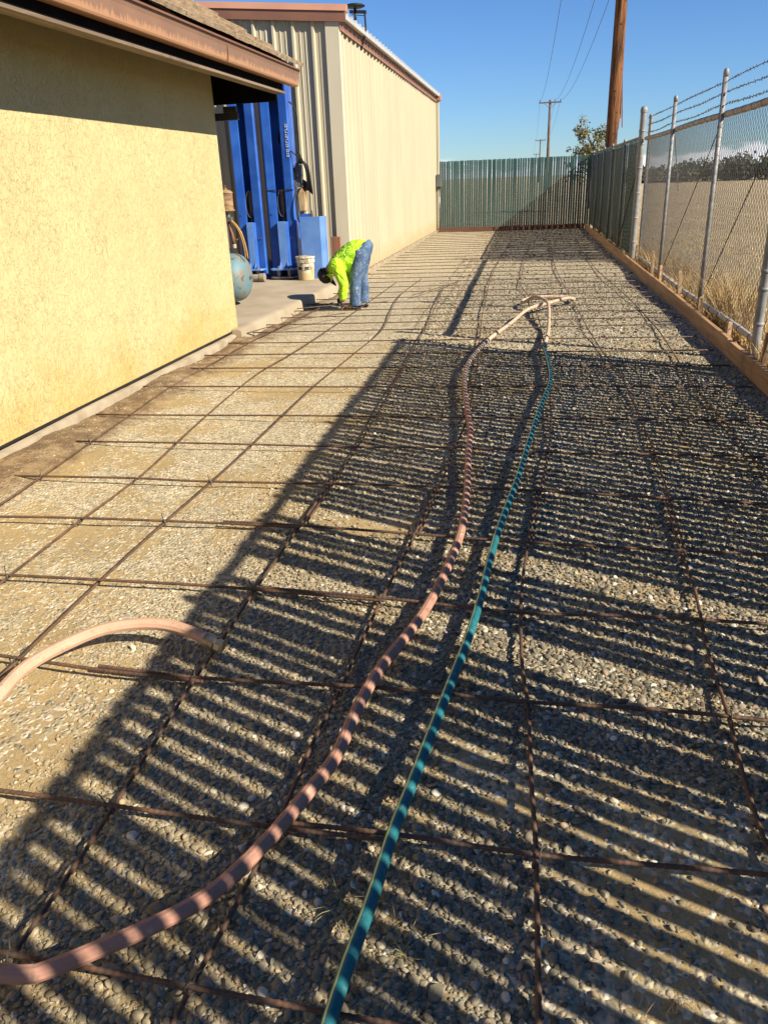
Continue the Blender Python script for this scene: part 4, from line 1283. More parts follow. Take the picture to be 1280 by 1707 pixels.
# ------------------------------------------------------------------ vehicle lift columns
def lift_column(name, label, x, w, power=False):
    t = thing(name, label, 'lift column', (x, 12.62, 0.12), 0, 'vehicle lift columns against the shop wall')
    hw = w / 2; dp = 0.27; lip = 0.145; th = 0.012; Ht = 2.92
    c = [(-hw + lip, 0.035), (-hw + lip, 0.0), (-hw + 0.02, -0.012), (-hw, 0.01), (-hw, dp), (hw, dp), (hw, 0.01), (hw - 0.02, -0.012), (hw - lip, 0.0), (hw - lip, 0.035),
         (hw - lip + th, 0.035), (hw - lip + th, 0.012), (hw - th, 0.012), (hw - th, dp - th), (-hw + th, dp - th), (-hw + th, 0.012), (-hw + lip - th, 0.012), (-hw + lip - th, 0.035)]
    ch = MB().prism(c, 0.0, Ht).build('channel', M['blue'], t, bevel=0.004)
    MB().box((-hw - 0.03, -0.05, 0.001), (hw + 0.03, dp + 0.03, 0.02)).build('base_plate', M['blue'], t)
    MB().box((-hw + 0.02, 0.05, Ht - 0.36), (hw - 0.02, dp - 0.02, Ht - 0.02)).build('crosshead', M['blue'], t)
    # carriage that slides in the channel, its arm clevis at the foot
    iw = hw - lip - 0.006
    ca = MB().prism([(-iw, -0.075), (iw, -0.075), (iw, 0.20), (-iw, 0.20)], 0.17, 0.86).build('carriage', M['blue_pale'], t, bevel=0.006)
    MB().prism([(iw + 0.001, -0.075), (iw + 0.035, -0.045), (iw + 0.035, -0.02), (iw + 0.001, -0.02)], 0.17, 0.86).build('carriage_flange', M['blue'], ca)
    pl = [(-0.205, -0.19), (-0.16, -0.225), (0.16, -0.225), (0.205, -0.19), (0.205, -0.03), (-0.205, -0.03)]
    MB().prism(pl, 0.145, 0.168).build('clevis_plate', M['blue_pale'], ca, bevel=0.003)
    MB().prism(pl, 0.022, 0.045).build('clevis_plate', M['steel'], ca, bevel=0.003)
    pin = MB().cyl((0, 0, 0.024), (0, 0, 0.185), 0.030, n=14).cyl((0, 0, 0.186), (0, 0, 0.205), 0.017, n=8).mesh('clevis_pin', M['steel'], False)
    for px_ in (-0.085, 0.085):
        link('clevis_pin', pin, ca, loc=(px_, -0.13, 0))
    gs = MB().prism([(-0.075, 0.168), (-0.15, 0.168), (-0.075, 0.26)], -0.006, 0.006, 'x').mesh('gusset', M['blue_pale'])
    for px_ in (-iw + 0.01, iw - 0.01):
        link('gusset', gs, ca, loc=(px_, 0, 0))
    # latch rack: toothed bar above the carriage
    mb = MB().box((-0.018, 0.10, 0.865), (0.022, 0.125, 1.33))
    for k in range(17):
        mb.box((-0.032, 0.088, 0.88 + k * 0.026), (0.026, 0.099, 0.892 + k * 0.026))
    mb.build('latch_rack', pmat('rack_rust', (0.30, 0.20, 0.11), (0.20, 0.13, 0.075), 30, 0.7), t)
    for k in range(3):
        rr = 0.055 + 0.008 * k
        pts = [(rr * math.cos(a) * 1.1, 0.03 + 0.012 * k, 1.12 + 0.19 * math.sin(a) - 0.01 * k) for a in np.linspace(0.9 + 0.2 * k, 5.9, 26)]
        MB().tube(pts, 0.006, 6).build('hose_loop', M['black'] if k else M['wire'], t, smooth=True)
    MB().box((-0.03, dp - 0.03, 1.98), (0.03, dp - 0.013, 2.14)).build('access_slot', M['black'], t)
    bolt = MB().cyl((0, -0.016, 0), (0, -0.0, 0), 0.009, n=6).mesh('bolt', M['steel'])
    for bx_, bz in ((hw - 0.05, 0.62), (hw - 0.09, 0.62), (-hw + 0.07, 0.98)):
        link('bolt', bolt, t, loc=(bx_, -0.012, bz))
    if power:
        # white lettering strip painted down the right lip (not legible in the photo)
        mb = MB(); z = 1.78
        while z < 2.22:
            hgt = random.uniform(0.016, 0.034)
            mb.box((hw - 0.062, -0.0165, z), (hw - 0.024, -0.0135, z + hgt * 0.32))
            if random.random() < 0.7:
                mb.box((hw - 0.062, -0.0166, z + hgt * 0.33), (hw - 0.052, -0.0136, z + hgt))
            if random.random() < 0.7:
                mb.box((hw - 0.034, -0.0166, z + hgt * 0.33), (hw - 0.024, -0.0136, z + hgt))
            z += hgt + random.choice((0.006, 0.007, 0.012))
        mb.build('lettering', pmat('white_paint', (0.50, 0.55, 0.66), (0.38, 0.44, 0.58), 40, 0.5), t)
        MB().box((-hw - 0.002, -0.0185, 1.31), (hw + 0.002, -0.0128, 1.322)).build('weld_seam', M['black'], t)
        # hydraulic power unit bolted to the right flank
        pu = MB().box((hw + 0.001, 0.03, 1.36), (hw + 0.16, 0.16, 1.41)).build('power_unit', M['steel'], t, bevel=0.006)
        MB().cyl((hw + 0.085, 0.085, 1.415), (hw + 0.085, 0.085, 1.50), 0.052, n=16).cyl((hw + 0.085, 0.085, 1.502), (hw + 0.085, 0.085, 1.655), 0.062, n=16).cyl((hw + 0.085, 0.085, 1.657), (hw + 0.085, 0.085, 1.69), 0.050, n=16).build('motor', pmat('motor_grey', (0.10, 0.11, 0.115), (0.05, 0.05, 0.05), 9, 0.35, metal=0.3), pu, auto=True)
        MB().box((hw + 0.001, 0.04, 1.45), (hw + 0.03, 0.15, 1.62)).build('switch_box', M['black'], pu, bevel=0.004)
        mb = MB()
        lo = [(hw + 0.055, 0.02), (hw + 0.165, 0.02), (hw + 0.165, 0.15), (hw + 0.055, 0.15)]
        hi = [(hw + 0.040, 0.01), (hw + 0.185, 0.01), (hw + 0.185, 0.16), (hw + 0.040, 0.16)]
        top = [(hw + 0.060, 0.03), (hw + 0.155, 0.03), (hw + 0.155, 0.14), (hw + 0.060, 0.14)]
        vs = [(a, b, 0.99) for a, b in lo] + [(a, b, 1.28) for a, b in hi] + [(a, b, 1.352) for a, b in top]
        mb.add(vs, [(0, 1, 2, 3), (8, 9, 10, 11)] + [(r0 + j, r0 + (j + 1) % 4, r0 + 4 + (j + 1) % 4, r0 + 4 + j) for r0 in (0, 4) for j in range(4)])
        mb.build('reservoir', pmat('oily_tank', (0.46, 0.36, 0.20), (0.30, 0.17, 0.075), 7, 0.4, stretch=(1.5, 1.5, 0.5)), pu, bevel=0.02)
        for k in range(6):
            a = k * 0.9
            pts = [(hw + 0.09 + 0.02 * k, 0.02, 1.68), (hw + 0.16 + 0.02 * k, -0.02, 1.74 - 0.02 * k), (hw + 0.23 + 0.012 * k, -0.02, 1.55 - 0.03 * k), (hw + 0.22 + 0.015 * k, 0.0, 1.34 - 0.02 * k), (hw + 0.17 + 0.01 * k, 0.02, 1.30 + 0.02 * k), (hw + 0.15, 0.03, 1.45)]
            MB().tube(smooth_path(pts, 0.03), 0.008 if k % 2 else 0.011, 7).build('cable', M['black'], pu, smooth=True)
        MB().tube(smooth_path([(hw + 0.02, 0.02, 2.52), (hw + 0.07, 0.0, 2.49), (hw + 0.13, 0.0, 2.38), (hw + 0.13, 0.0, 2.2), (hw + 0.09, 0.0, 2.05), (hw + 0.10, 0.0, 1.9), (hw + 0.15, 0.0, 1.78), (hw + 0.16, 0.0, 1.68)], 0.04), 0.009, 7).build('cable', M['black'], pu, smooth=True)
        MB().tube(smooth_path([(hw + 0.0, -0.01, 1.86), (hw + 0.08, -0.02, 1.80), (hw + 0.17, -0.02, 1.75), (hw + 0.21, -0.02, 1.62)], 0.04), 0.009, 7).build('cable', M['black'], pu, smooth=True)
        MB().tube(smooth_path([(hw + 0.13, 0.0, 1.36), (hw + 0.06, -0.04, 1.22), (hw + 0.035, -0.05, 1.05), (hw + 0.04, -0.04, 0.90), (hw + 0.055, 0.0, 0.84)], 0.04), 0.009, 7).build('cable', M['black'], pu, smooth=True)
    return t
lift_column('lift_column', 'blue steel lift column with the hydraulic power unit and white lettering', -3.76, 0.44, True)
lift_column('lift_column', 'blue steel lift column half behind the stucco house corner', -4.28, 0.41, False)
pc = thing('steel_cover', 'dented pale blue steel cover leaning by the bucket', 'steel cover', (-3.28, 12.52, 0.12))
MB().prism([(-0.185, 0.02), (-0.175, 0.0), (0.145, 0.0), (0.205, 0.055), (0.205, 0.20), (0.196, 0.20), (0.196, 0.06), (0.142, 0.010), (-0.172, 0.010), (-0.177, 0.02), (-0.177, 0.12), (-0.185, 0.12)], 0.0, 0.92).build('sheet', M['blue_pale'], pc, bevel=0.003)
MB().box((-0.15, 0.011, 0.86), (0.03, 0.06, 0.965)).build('bracket', M['blue'], pc, bevel=0.003)
MB().box((0.004, 0.006, 0.9), (0.03, 0.05, 1.01)).build('stop', M['steel'], pc)
MB().cyl((0.15, 0.003, 0.16), (0.15, 0.012, 0.16), 0.012, n=10).build('hole', M['black'], pc)

# bucket
bk = thing('bucket', 'dirty white plastic bucket with a stained lid beside the blue cover', 'bucket', (-3.365, 12.36, 0.12))
def mat_bucket():
    m, nt, b = _nt('bucket_plastic')
    v = pos(nt, (1, 1, 0.6))
    g = N(nt, 'ShaderNodeNewGeometry'); sp_ = N(nt, 'ShaderNodeSeparateXYZ'); nt.links.new(g.outputs['Position'], sp_.inputs[0])
    col = mixc(nt, maprange(nt, noise(nt, v, 14, 5, 0.65), 0.5, 0.62), (0.52, 0.47, 0.36), (0.26, 0.19, 0.095))
    e_ = math_(nt, 'ADD', sp_.outputs['Z'], math_(nt, 'MULTIPLY', noise(nt, v, 9, 4, 0.6), 0.28))
    col = mixc(nt, maprange(nt, e_, 0.36, 0.46, 0.8, 0.0), col, (0.45, 0.32, 0.13))
    col = mixc(nt, maprange(nt, e_, 0.60, 0.65), col, (0.13, 0.09, 0.05))
    nt.links.new(col, b.inputs['Base Color']); b.inputs['Roughness'].default_value = 0.55
    return m
M['bucket'] = mat_bucket()
MB().lathe([(0.115, 0.0), (0.122, 0.004), (0.134, 0.24), (0.134, 0.262), (0.147, 0.265), (0.147, 0.30), (0.139, 0.303), (0.139, 0.325)], n=28).build('body', M['bucket'], bk, auto=True)
MB().lathe([(0.149, 0.327), (0.152, 0.33), (0.152, 0.352), (0.143, 0.356), (0.136, 0.350), (0.0, 0.350)], n=28).build('lid', M['bucket'], bk, auto=True)
MB().tube([(0.15 * math.cos(a), 0.15 * math.sin(a), 0.285 - 0.11 * abs(math.sin((a + 2.6) * 1.0))) for a in np.linspace(-2.6, -0.55, 16)], 0.0035, 6).build('handle', M['steel'], bk, smooth=True)
lab_ = MB()
for a0, a1, z0, z1 in ((-2.35, -1.75, 0.16, 0.205), (-1.42, -0.95, 0.165, 0.205)):
    n = 6; vs = []; fs = []
    for k in range(n + 1):
        a = a0 + (a1 - a0) * k / n
        for z in (z0, z1):
            r = 0.1225 + 0.012 * (z / 0.24) + 0.0012
            vs.append((r * math.cos(a), r * math.sin(a), z))
    for k in range(n):
        fs.append((2*k, 2*k + 2, 2*k + 3, 2*k + 1))
    lab_.add(vs, fs)
lab_.build('label_print', M['black'], bk)

# compressor behind the house corner
ac = thing('air_compressor', 'old air compressor with a flaking blue tank and rusty filter', 'compressor', (-3.95, 9.75, 0.12))
def mat_tank():
    m, nt, b = _nt('flaking_tank')
    v = pos(nt)
    col = mixc(nt, maprange(nt, noise(nt, v, 7, 6, 0.65), 0.44, 0.56), (0.095, 0.19, 0.225), (0.165, 0.16, 0.125))
    col = mixc(nt, maprange(nt, noise(nt, pos(nt, (1, 1, 1.4)), 13, 6, 0.7), 0.58, 0.62), col, (0.085, 0.055, 0.04))
    nt.links.new(col, b.inputs['Base Color']); b.inputs['Roughness'].default_value = 0.6
    bump(nt, b, noise(nt, v, 40, 4), 0.2, 0.003)
    return m
M['tank'] = mat_tank()
tp = [(0.02, -0.72), (0.16, -0.69), (0.26, -0.62), (0.295, -0.52)] + [(0.295, 0.36), (0.285, 0.42), (0.26, 0.475), (0.215, 0.52), (0.15, 0.55), (0.08, 0.563), (0.01, 0.567)]
MB().lathe(tp, c=(0, 0, 0.335), n=36, axis='x').build('tank', M['tank'], ac, smooth=True)
for px_ in (-0.5, 0.25):
    for py_ in (-0.2, 0.2):
        MB().box((px_ - 0.025, py_ - 0.025, 0.0), (px_ + 0.025, py_ + 0.025, 0.16)).build('leg', M['steel'], ac)
MB().cyl((0.565, -0.02, 0.335), (0.60, -0.02, 0.335), 0.018, n=10).build('drain_plug', M['brass'], ac)
MB().box((-0.5, -0.20, 0.63), (0.30, 0.20, 0.665)).build('deck', M['black'], ac)
pm_ = MB().box((-0.05, -0.14, 0.667), (0.30, 0.14, 0.95)).box((0.02, -0.10, 0.951), (0.26, 0.10, 1.03)).build('pump', pmat('pump_iron', (0.10, 0.085, 0.07), (0.06, 0.045, 0.035), 12, 0.7), ac, bevel=0.015)
MB().lathe([(0.085, 1.115), (0.092, 1.12), (0.092, 1.13), (0.078, 1.14), (0.080, 1.31), (0.088, 1.318), (0.086, 1.33), (0.05, 1.352), (0.022, 1.36), (0.022, 1.375), (0.008, 1.38), (0.008, 1.41)], c=(0.38, -0.05, 0), n=22).build('air_filter', pmat('filter_rust', (0.30, 0.20, 0.09), (0.15, 0.07, 0.04), 11, 0.7, stretch=(1, 1, 2.2)), ac, auto=True)
MB().cyl((0.38, -0.05, 1.05), (0.38, -0.05, 1.114), 0.03, n=12).box((0.28, -0.09, 1.0), (0.43, -0.01, 1.05)).build('filter_neck', M['steel'], ac, bevel=0.004)
MB().tube([(0.38, -0.05, 1.0), (0.41, -0.06, 0.86), (0.425, -0.06, 0.74)], 0.022, 10, True, [0.014, 0.02, 0.024]).build('valve_pipe', pmat('pipe_rust', (0.22, 0.10, 0.06), (0.12, 0.06, 0.04), 20, 0.6), ac, smooth=True)
MB().cyl((0.425, -0.06, 0.69), (0.425, -0.06, 0.738), 0.024, n=12).build('valve_knob', M['whitepipe'], ac, bevel=0.004)
yl = pmat('yellow_hose', (0.47, 0.27, 0.06), (0.38, 0.21, 0.05), 9, 0.5)
for k in range(2):
    MB().tube(smooth_path([(0.39, -0.06, 1.03), (0.46 + 0.015 * k, -0.08, 0.97), (0.52 + 0.02 * k, -0.08, 0.86), (0.555 + 0.022 * k, -0.08, 0.70), (0.555 + 0.028 * k, -0.06, 0.56)], 0.04), 0.009, 8).build('air_hose', yl, ac, smooth=True)
MB().tube(smooth_path([(0.44, -0.07, 0.78), (0.49, -0.07, 0.80), (0.54, -0.06, 0.88)], 0.03), 0.004, 6).build('copper_tube', yl, ac, smooth=True)

pp = MB().lathe([(0.05, -0.26), (0.052, -0.25), (0.052, 0.11), (0.062, 0.112), (0.064, 0.12), (0.064, 0.19), (0.058, 0.197), (0.03, 0.20)], n=20, axis='x').build('pipe', pmat('dusty_pipe', (0.26, 0.22, 0.155), (0.18, 0.15, 0.11), 9, 0.8), auto=True)
pp.location = (-4.18, 12.18, 0.185)
tag(pp, 'short grey cylinder lying on the slab before the lift columns', 'pipe')
wp = MB().box((-0.065, -0.045, 0), (0.065, 0.045, 0.60)).build('timber_post', M['post_red'], bevel=0.004)
wp.location = (-2.955, 12.80, 0.12)
tag(wp, 'short reddish timber post standing at the shop corner behind the worker', 'post')
# ------------------------------------------------------------------ worker
def skin(name, verts, edges, radii, mat, parent, root=0, sub=2, loc=(0, 0, 0)):
    me = bpy.data.meshes.new(name)
    me.from_pydata([tuple(v) for v in verts], edges, [])
    me.materials.append(mat)
    o = link(name, me, parent, loc=loc)
    sk = o.modifiers.new('skin', 'SKIN')
    sk.use_smooth_shade = True
    me_sv = me.skin_vertices
    if not me_sv:
        bm = bmesh.new(); bm.from_mesh(me); bm.verts.layers.skin.verify(); bm.to_mesh(me); bm.free()
        me_sv = me.skin_vertices
    for i, r in enumerate(radii):
        rx, ry = r if isinstance(r, tuple) else (r, r)
        me_sv[0].data[i].radius = (rx, ry)
        me_sv[0].data[i].use_root = (i == root)
    sb = o.modifiers.new('sub', 'SUBSURF'); sb.levels = sub; sb.render_levels = sub
    return o

def mat_shirt():
    m, nt, b = _nt('hi_vis_shirt')
    tc = N(nt, 'ShaderNodeTexCoord')
    v = tc.outputs['Object']
    w = noise(nt, v, 9.0, 3.0, 0.5, 1.2)
    col = mixc(nt, maprange(nt, noise(nt, v, 5.0), 0.3, 0.7), (0.42, 0.74, 0.018), (0.34, 0.63, 0.02))
    # faded dark print on the upper back: a ring emblem with broken lettering round it
    mp = N(nt, 'ShaderNodeMapping'); mp.inputs['Location'].default_value = (0.15, 0.10, -0.745)
    nt.links.new(v, mp.inputs[0])
    ln = N(nt, 'ShaderNodeVectorMath', operation='LENGTH'); nt.links.new(mp.outputs[0], ln.inputs[0])
    r_ = ln.outputs['Value']
    ring = math_(nt, 'MULTIPLY', maprange(nt, r_, 0.105, 0.12), maprange(nt, r_, 0.165, 0.15))
    core = maprange(nt, r_, 0.09, 0.08)
    br = maprange(nt, noise(nt, v, 55.0, 2.0), 0.47, 0.53)
    ink = math_(nt, 'MULTIPLY', math_(nt, 'MAXIMUM', ring, core), br)
    col = mixc(nt, math_(nt, 'MULTIPLY', ink, 0.9), col, (0.012, 0.055, 0.03))
    nt.links.new(col, b.inputs['Base Color'])
    b.inputs['Roughness'].default_value = 0.85
    bump(nt, b, w, 0.7, 0.06)
    return m
def mat_jeans():
    m, nt, b = _nt('worn_jeans')
    v = pos(nt)
    col = mixc(nt, maprange(nt, noise(nt, v, 8, 5, 0.6), 0.4, 0.62), (0.045, 0.085, 0.165), (0.095, 0.15, 0.235))
    col = mixc(nt, maprange(nt, noise(nt, v, 34, 4, 0.65), 0.60, 0.66, 0.0, 0.8), col, (0.42, 0.42, 0.40))
    nt.links.new(col, b.inputs['Base Color']); b.inputs['Roughness'].default_value = 0.9
    bump(nt, b, noise(nt, v, 14, 4, 0.6, 0.8), 0.5, 0.025)
    return m
skin_m = pmat('skin', (0.36, 0.19, 0.12), (0.32, 0.165, 0.10), 8, 0.5)
WK = thing('person', 'person in lime shirt, jeans and black cap bending over the rebar', 'person', (-2.13, 10.12, 0.0))
WS = 1.0
def worker():
    # one continuous body; +x is behind the person, -x is where the head hangs
    V = [(0.13, 0.0, 0.74),                       # 0 pelvis
         (0.01, 0.0, 0.745), (-0.12, 0.0, 0.70), (-0.235, 0.0, 0.60),   # 1-3 spine, upper chest
         (-0.30, 0.0, 0.515), (-0.36, 0.0, 0.43), (-0.42, 0.0, 0.37),    # 4 neck 5 head 6 crown
         (0.115, -0.105, 0.69), (0.035, -0.12, 0.40), (0.03, -0.125, 0.10), (-0.06, -0.13, 0.05), (-0.13, -0.135, 0.045),   # 7-11 near leg
         (0.115, 0.105, 0.69), (0.06, 0.13, 0.40), (0.075, 0.15, 0.10), (-0.01, 0.16, 0.05), (-0.08, 0.165, 0.045),         # 12-16 far leg
         (-0.185, -0.175, 0.575), (-0.10, -0.195, 0.34), (-0.125, -0.16, 0.135), (-0.135, -0.15, 0.075),                    # 17-20 near arm
         (-0.185, 0.175, 0.575), (-0.16, 0.195, 0.34), (-0.22, 0.13, 0.145), (-0.235, 0.115, 0.085)]                        # 21-24 far arm
    E = [(0, 1), (1, 2), (2, 3), (3, 4), (4, 5), (5, 6), (0, 7), (7, 8), (8, 9), (9, 10), (10, 11), (0, 12), (12, 13), (13, 14), (14, 15), (15, 16),
         (3, 17), (17, 18), (18, 19), (19, 20), (3, 21), (21, 22), (22, 23), (23, 24)]
    Rr = [0.06, 0.06, 0.07, 0.065, 0.05, 0.078, 0.068, 0.06, 0.045, 0.034, 0.03, 0.025, 0.06, 0.045, 0.034, 0.03, 0.025, 0.05, 0.034, 0.024, 0.03, 0.05, 0.034, 0.024, 0.03]
    # five separate fingers on each hand
    for (h, dx) in ((20, -0.01), (24, -0.01)):
        hx, hy, hz = V[h]
        s = -1 if h == 20 else 1
        for k, (oy, ln) in enumerate(((-0.024, 0.040), (-0.008, 0.046), (0.009, 0.043), (0.025, 0.034))):
            a = len(V)
            V.append((hx - 0.008, hy + oy, hz - 0.028)); V.append((hx - 0.014, hy + oy * 1.1, hz - 0.028 - ln * 0.55)); V.append((hx + 0.004, hy + oy * 1.1, hz - 0.028 - ln * 0.9))
            E += [(h, a), (a, a + 1), (a + 1, a + 2)]; Rr += [0.0095, 0.009, 0.0075]
        a = len(V)
        V.append((hx + 0.02, hy - s * 0.026, hz - 0.005)); V.append((hx + 0.028, hy - s * 0.03, hz - 0.04))
        E += [(h, a), (a, a + 1)]; Rr += [0.011, 0.009]
    body = skin('body', V, E, Rr, skin_m, WK, 0, 1)
    glove_m = pmat('dark_glove', (0.018, 0.017, 0.016), (0.05, 0.048, 0.045), 30, 0.8)
    # gloves with fingers
    for h in (20, 24):
        hx, hy, hz = V[h]; s = -1 if h == 20 else 1
        gv = [(hx, hy, hz + 0.045), (hx - 0.003, hy, hz)]; ge = [(0, 1)]; gr = [0.040, (0.044, 0.034)]
        for oy, ln in ((-0.027, 0.040), (-0.009, 0.047), (0.010, 0.044), (0.028, 0.035)):
            a = len(gv)
            gv += [(hx - 0.010, hy + oy, hz - 0.030), (hx - 0.016, hy + oy * 1.15, hz - 0.030 - ln * 0.6), (hx + 0.006, hy + oy * 1.15, hz - 0.030 - ln)]
            ge += [(1, a), (a, a + 1), (a + 1, a + 2)]; gr += [0.0125, 0.012, 0.010]
        a = len(gv)
        gv += [(hx + 0.022, hy - s * 0.028, hz - 0.006), (hx + 0.030, hy - s * 0.032, hz - 0.045)]
        ge += [(1, a), (a, a + 1)]; gr += [0.014, 0.0115]
        skin('glove', gv, ge, gr, glove_m, WK, 0, 1)
    # trousers and shirt: lofted sections fused into one cloth surface each
    def loft(mb, secs, n=20):
        """secs: (centre, half axis vector in the side plane, lateral half width)"""
        vs = []; fs = []
        for c, ax_, lat in secs:
            c = Vector(c); ax_ = Vector(ax_)
            for j in range(n):
                a = 2 * math.pi * j / n
                vs.append(c + ax_ * math.cos(a) + Vector((0, lat, 0)) * math.sin(a))
        for i in range(len(secs) - 1):
            for j in range(n):
                fs.append((i*n + j, i*n + (j+1) % n, (i+1)*n + (j+1) % n, (i+1)*n + j))
        fs.append(tuple(range(n))[::-1]); fs.append(tuple((len(secs)-1)*n + j for j in range(n)))
        mb.add(vs, fs)
    def fuse(mb, name, mat, parent, vox=0.011, it=6):
        o = mb.build(name, mat, parent, smooth=True)
        md = o.modifiers.new('fuse', 'REMESH'); md.mode = 'VOXEL'; md.voxel_size = vox; md.use_smooth_shade = True
        sm = o.modifiers.new('soften', 'SMOOTH'); sm.iterations = it; sm.factor = 0.5
        return o
    mb = MB()
    loft(mb, [((0.155, 0, 0.80), (0.06, 0, 0.05), 0.10), ((0.15, 0, 0.755), (0.115, 0, 0.02), 0.155), ((0.125, 0, 0.69), (0.115, 0, -0.02), 0.175), ((0.105, 0, 0.63), (0.10, 0, -0.02), 0.16), ((0.09, 0, 0.60), (0.07, 0, -0.02), 0.10)])
    loft(mb, [((0.03, 0, 0.72), (0.05, 0, 0.10), 0.13), ((0.12, 0, 0.73), (0.05, 0, 0.10), 0.15)])
    for s, kx, ax2, ay in ((-1, 0.045, 0.025, 0.128), (1, 0.07, 0.078, 0.150)):
        mb.tube([(0.12, 0.085 * s, 0.72), (0.105, 0.092 * s, 0.62), (0.075, 0.105 * s, 0.50), (kx, 0.12 * s, 0.38), (ax2 + 0.008, ay * s, 0.24), (ax2, ay * s, 0.12), (ax2, ay * s, 0.055)], 0.09, 16, True, [0.10, 0.105, 0.096, 0.080, 0.074, 0.072, 0.080])
    fuse(mb, 'jeans', mat_jeans(), WK)
    mb = MB()
    def seg_(top, bot, lat):
        t = Vector((top[0], 0, top[1])); b2 = Vector((bot[0], 0, bot[1]))
        return ((t + b2) / 2, (t - b2) / 2, lat)
    loft(mb, [seg_((0.235, 0.775), (0.015, 0.475), 0.150), seg_((0.205, 0.825), (-0.045, 0.440), 0.180), seg_((0.10, 0.850), (-0.115, 0.415), 0.185), seg_((-0.01, 0.838), (-0.165, 0.405), 0.190),
              seg_((-0.11, 0.785), (-0.215, 0.405), 0.195), seg_((-0.20, 0.715), (-0.262, 0.425), 0.180), seg_((-0.265, 0.645), (-0.298, 0.445), 0.125), seg_((-0.315, 0.585), (-0.325, 0.445), 0.080)], 24)
    for s, pts in ((-1, [(-0.19, -0.13, 0.60), (-0.175, -0.175, 0.54), (-0.13, -0.20, 0.44), (-0.098, -0.205, 0.335), (-0.108, -0.185, 0.23), (-0.124, -0.165, 0.135)]),
                   (1, [(-0.19, 0.13, 0.60), (-0.185, 0.175, 0.54), (-0.16, 0.195, 0.44), (-0.155, 0.195, 0.335), (-0.19, 0.16, 0.235), (-0.222, 0.13, 0.145)])):
        mb.tube(pts, 0.08, 14, True, [0.095, 0.090, 0.074, 0.064, 0.054, 0.045])
    # cloth gathers fanning from the shoulder to the hem
    mb.v = [(x + 0.0, y + (0.007 * math.sin(70 * (x * 0.8 + z * 0.55)) if abs(y) > 0.05 else 0.0) * (1 if y > 0 else -1), z) for x, y, z in mb.v]
    fuse(mb, 'shirt', mat_shirt(), WK, 0.010, 5)
    # hanging collar tip
    MB().prism([(-0.335, 0.44), (-0.275, 0.47), (-0.255, 0.40), (-0.275, 0.335), (-0.29, 0.40)], -0.115, -0.100, 'y').build('collar', bpy.data.materials['hi_vis_shirt'], WK, bevel=0.006)
    # boots
    boot_m = pmat('tan_boot', (0.42, 0.24, 0.13), (0.30, 0.16, 0.085), 16, 0.7)
    for (x, y) in ((0.03, -0.128), (0.075, 0.152)):
        skin('boot', [(x + 0.005, y, 0.115), (x + 0.01, y, 0.052), (x - 0.07, y, 0.047), (x - 0.15, y, 0.038)], [(0, 1), (1, 2), (2, 3)], [0.055, 0.054, 0.048, 0.040], boot_m, WK, 1, 2)
        MB().prism([(x + 0.062, y - 0.042), (x + 0.062, y + 0.042), (x - 0.13, y + 0.050), (x - 0.185, y + 0.03), (x - 0.185, y - 0.03), (x - 0.13, y - 0.050)], 0.0, 0.022).build('sole', M['black'], WK, bevel=0.004)
    # face: nose, ears, mouth and eyes under the brim
    hd = Vector((-0.372, 0, 0.418))
    ax = Vector((-0.72, 0, -0.55)).normalized()       # towards the crown
    fw = Vector((0.42, 0, -0.90)); fw = (fw - ax * fw.dot(ax)).normalized()   # where the face looks
    rt = ax.cross(fw)
    def hp(u, f, r):
        return hd + ax * u + fw * f + rt * r
    MB().tube([hp(0.012, 0.078, 0), hp(-0.012, 0.098, 0), hp(-0.026, 0.092, 0)], 0.012, 8, True, [0.008, 0.014, 0.012]).build('nose', skin_m, body, smooth=True)
    for s in (-1, 1):
        MB().tube([hp(0.02, -0.004, 0.078 * s), hp(0.0, -0.008, 0.088 * s), hp(-0.025, 0.0, 0.078 * s)], 0.012, 8, True, [0.010, 0.016, 0.009]).build('ear', skin_m, body, smooth=True)
        MB().lathe([(0.001, -0.008), (0.009, -0.004), (0.009, 0.004), (0.001, 0.008)], c=tuple(hp(0.012, 0.078, 0.03 * s)), n=8).build('eye', M['black'], body, smooth=True)
    MB().tube([hp(-0.05, 0.078, -0.022), hp(-0.052, 0.084, 0), hp(-0.05, 0.078, 0.022)], 0.005, 6).build('mouth', pmat('lips', (0.25, 0.10, 0.08), None, 9, 0.5), body, smooth=True)
    hair_m = pmat('dark_hair', (0.012, 0.010, 0.009), (0.02, 0.016, 0.014), 60, 0.7)
    # hair at the nape and sides, then cap
    mb = MB(); rings = []
    def shell(u0, u1, rr, mat, name, k=9, n=20, front=(0, 6.284), par=None):
        vs = []; fs = []
        for i in range(k + 1):
            t = i / k; u = u0 + (u1 - u0) * t
            rad = rr * math.sqrt(max(0.0, 1 - max(0.0, (u - 0.0) / (u1 + 0.0006)) ** 2.2)) if u > 0 else rr * (1 + u * 0.4)
            for j in range(n):
                a = 2 * math.pi * j / n
                vs.append(hp(u, math.cos(a) * rad * 1.08 - 0.004, math.sin(a) * rad * 0.94))
        for i in range(k):
            for j in range(n):
                fs.append((i*n + j, i*n + (j+1) % n, (i+1)*n + (j+1) % n, (i+1)*n + j))
        fs.append(tuple(k*n + j for j in range(n)))
        return MB().add(vs, fs).build(name, mat, WK, smooth=True)
    cap_m = pmat('black_cap', (0.018, 0.018, 0.019), (0.032, 0.031, 0.031), 20, 0.85, 0.3)
    cap = shell(-0.012, 0.098, 0.097, cap_m, 'cap')
    mb = MB(); vs = []; fs = []; n = 11
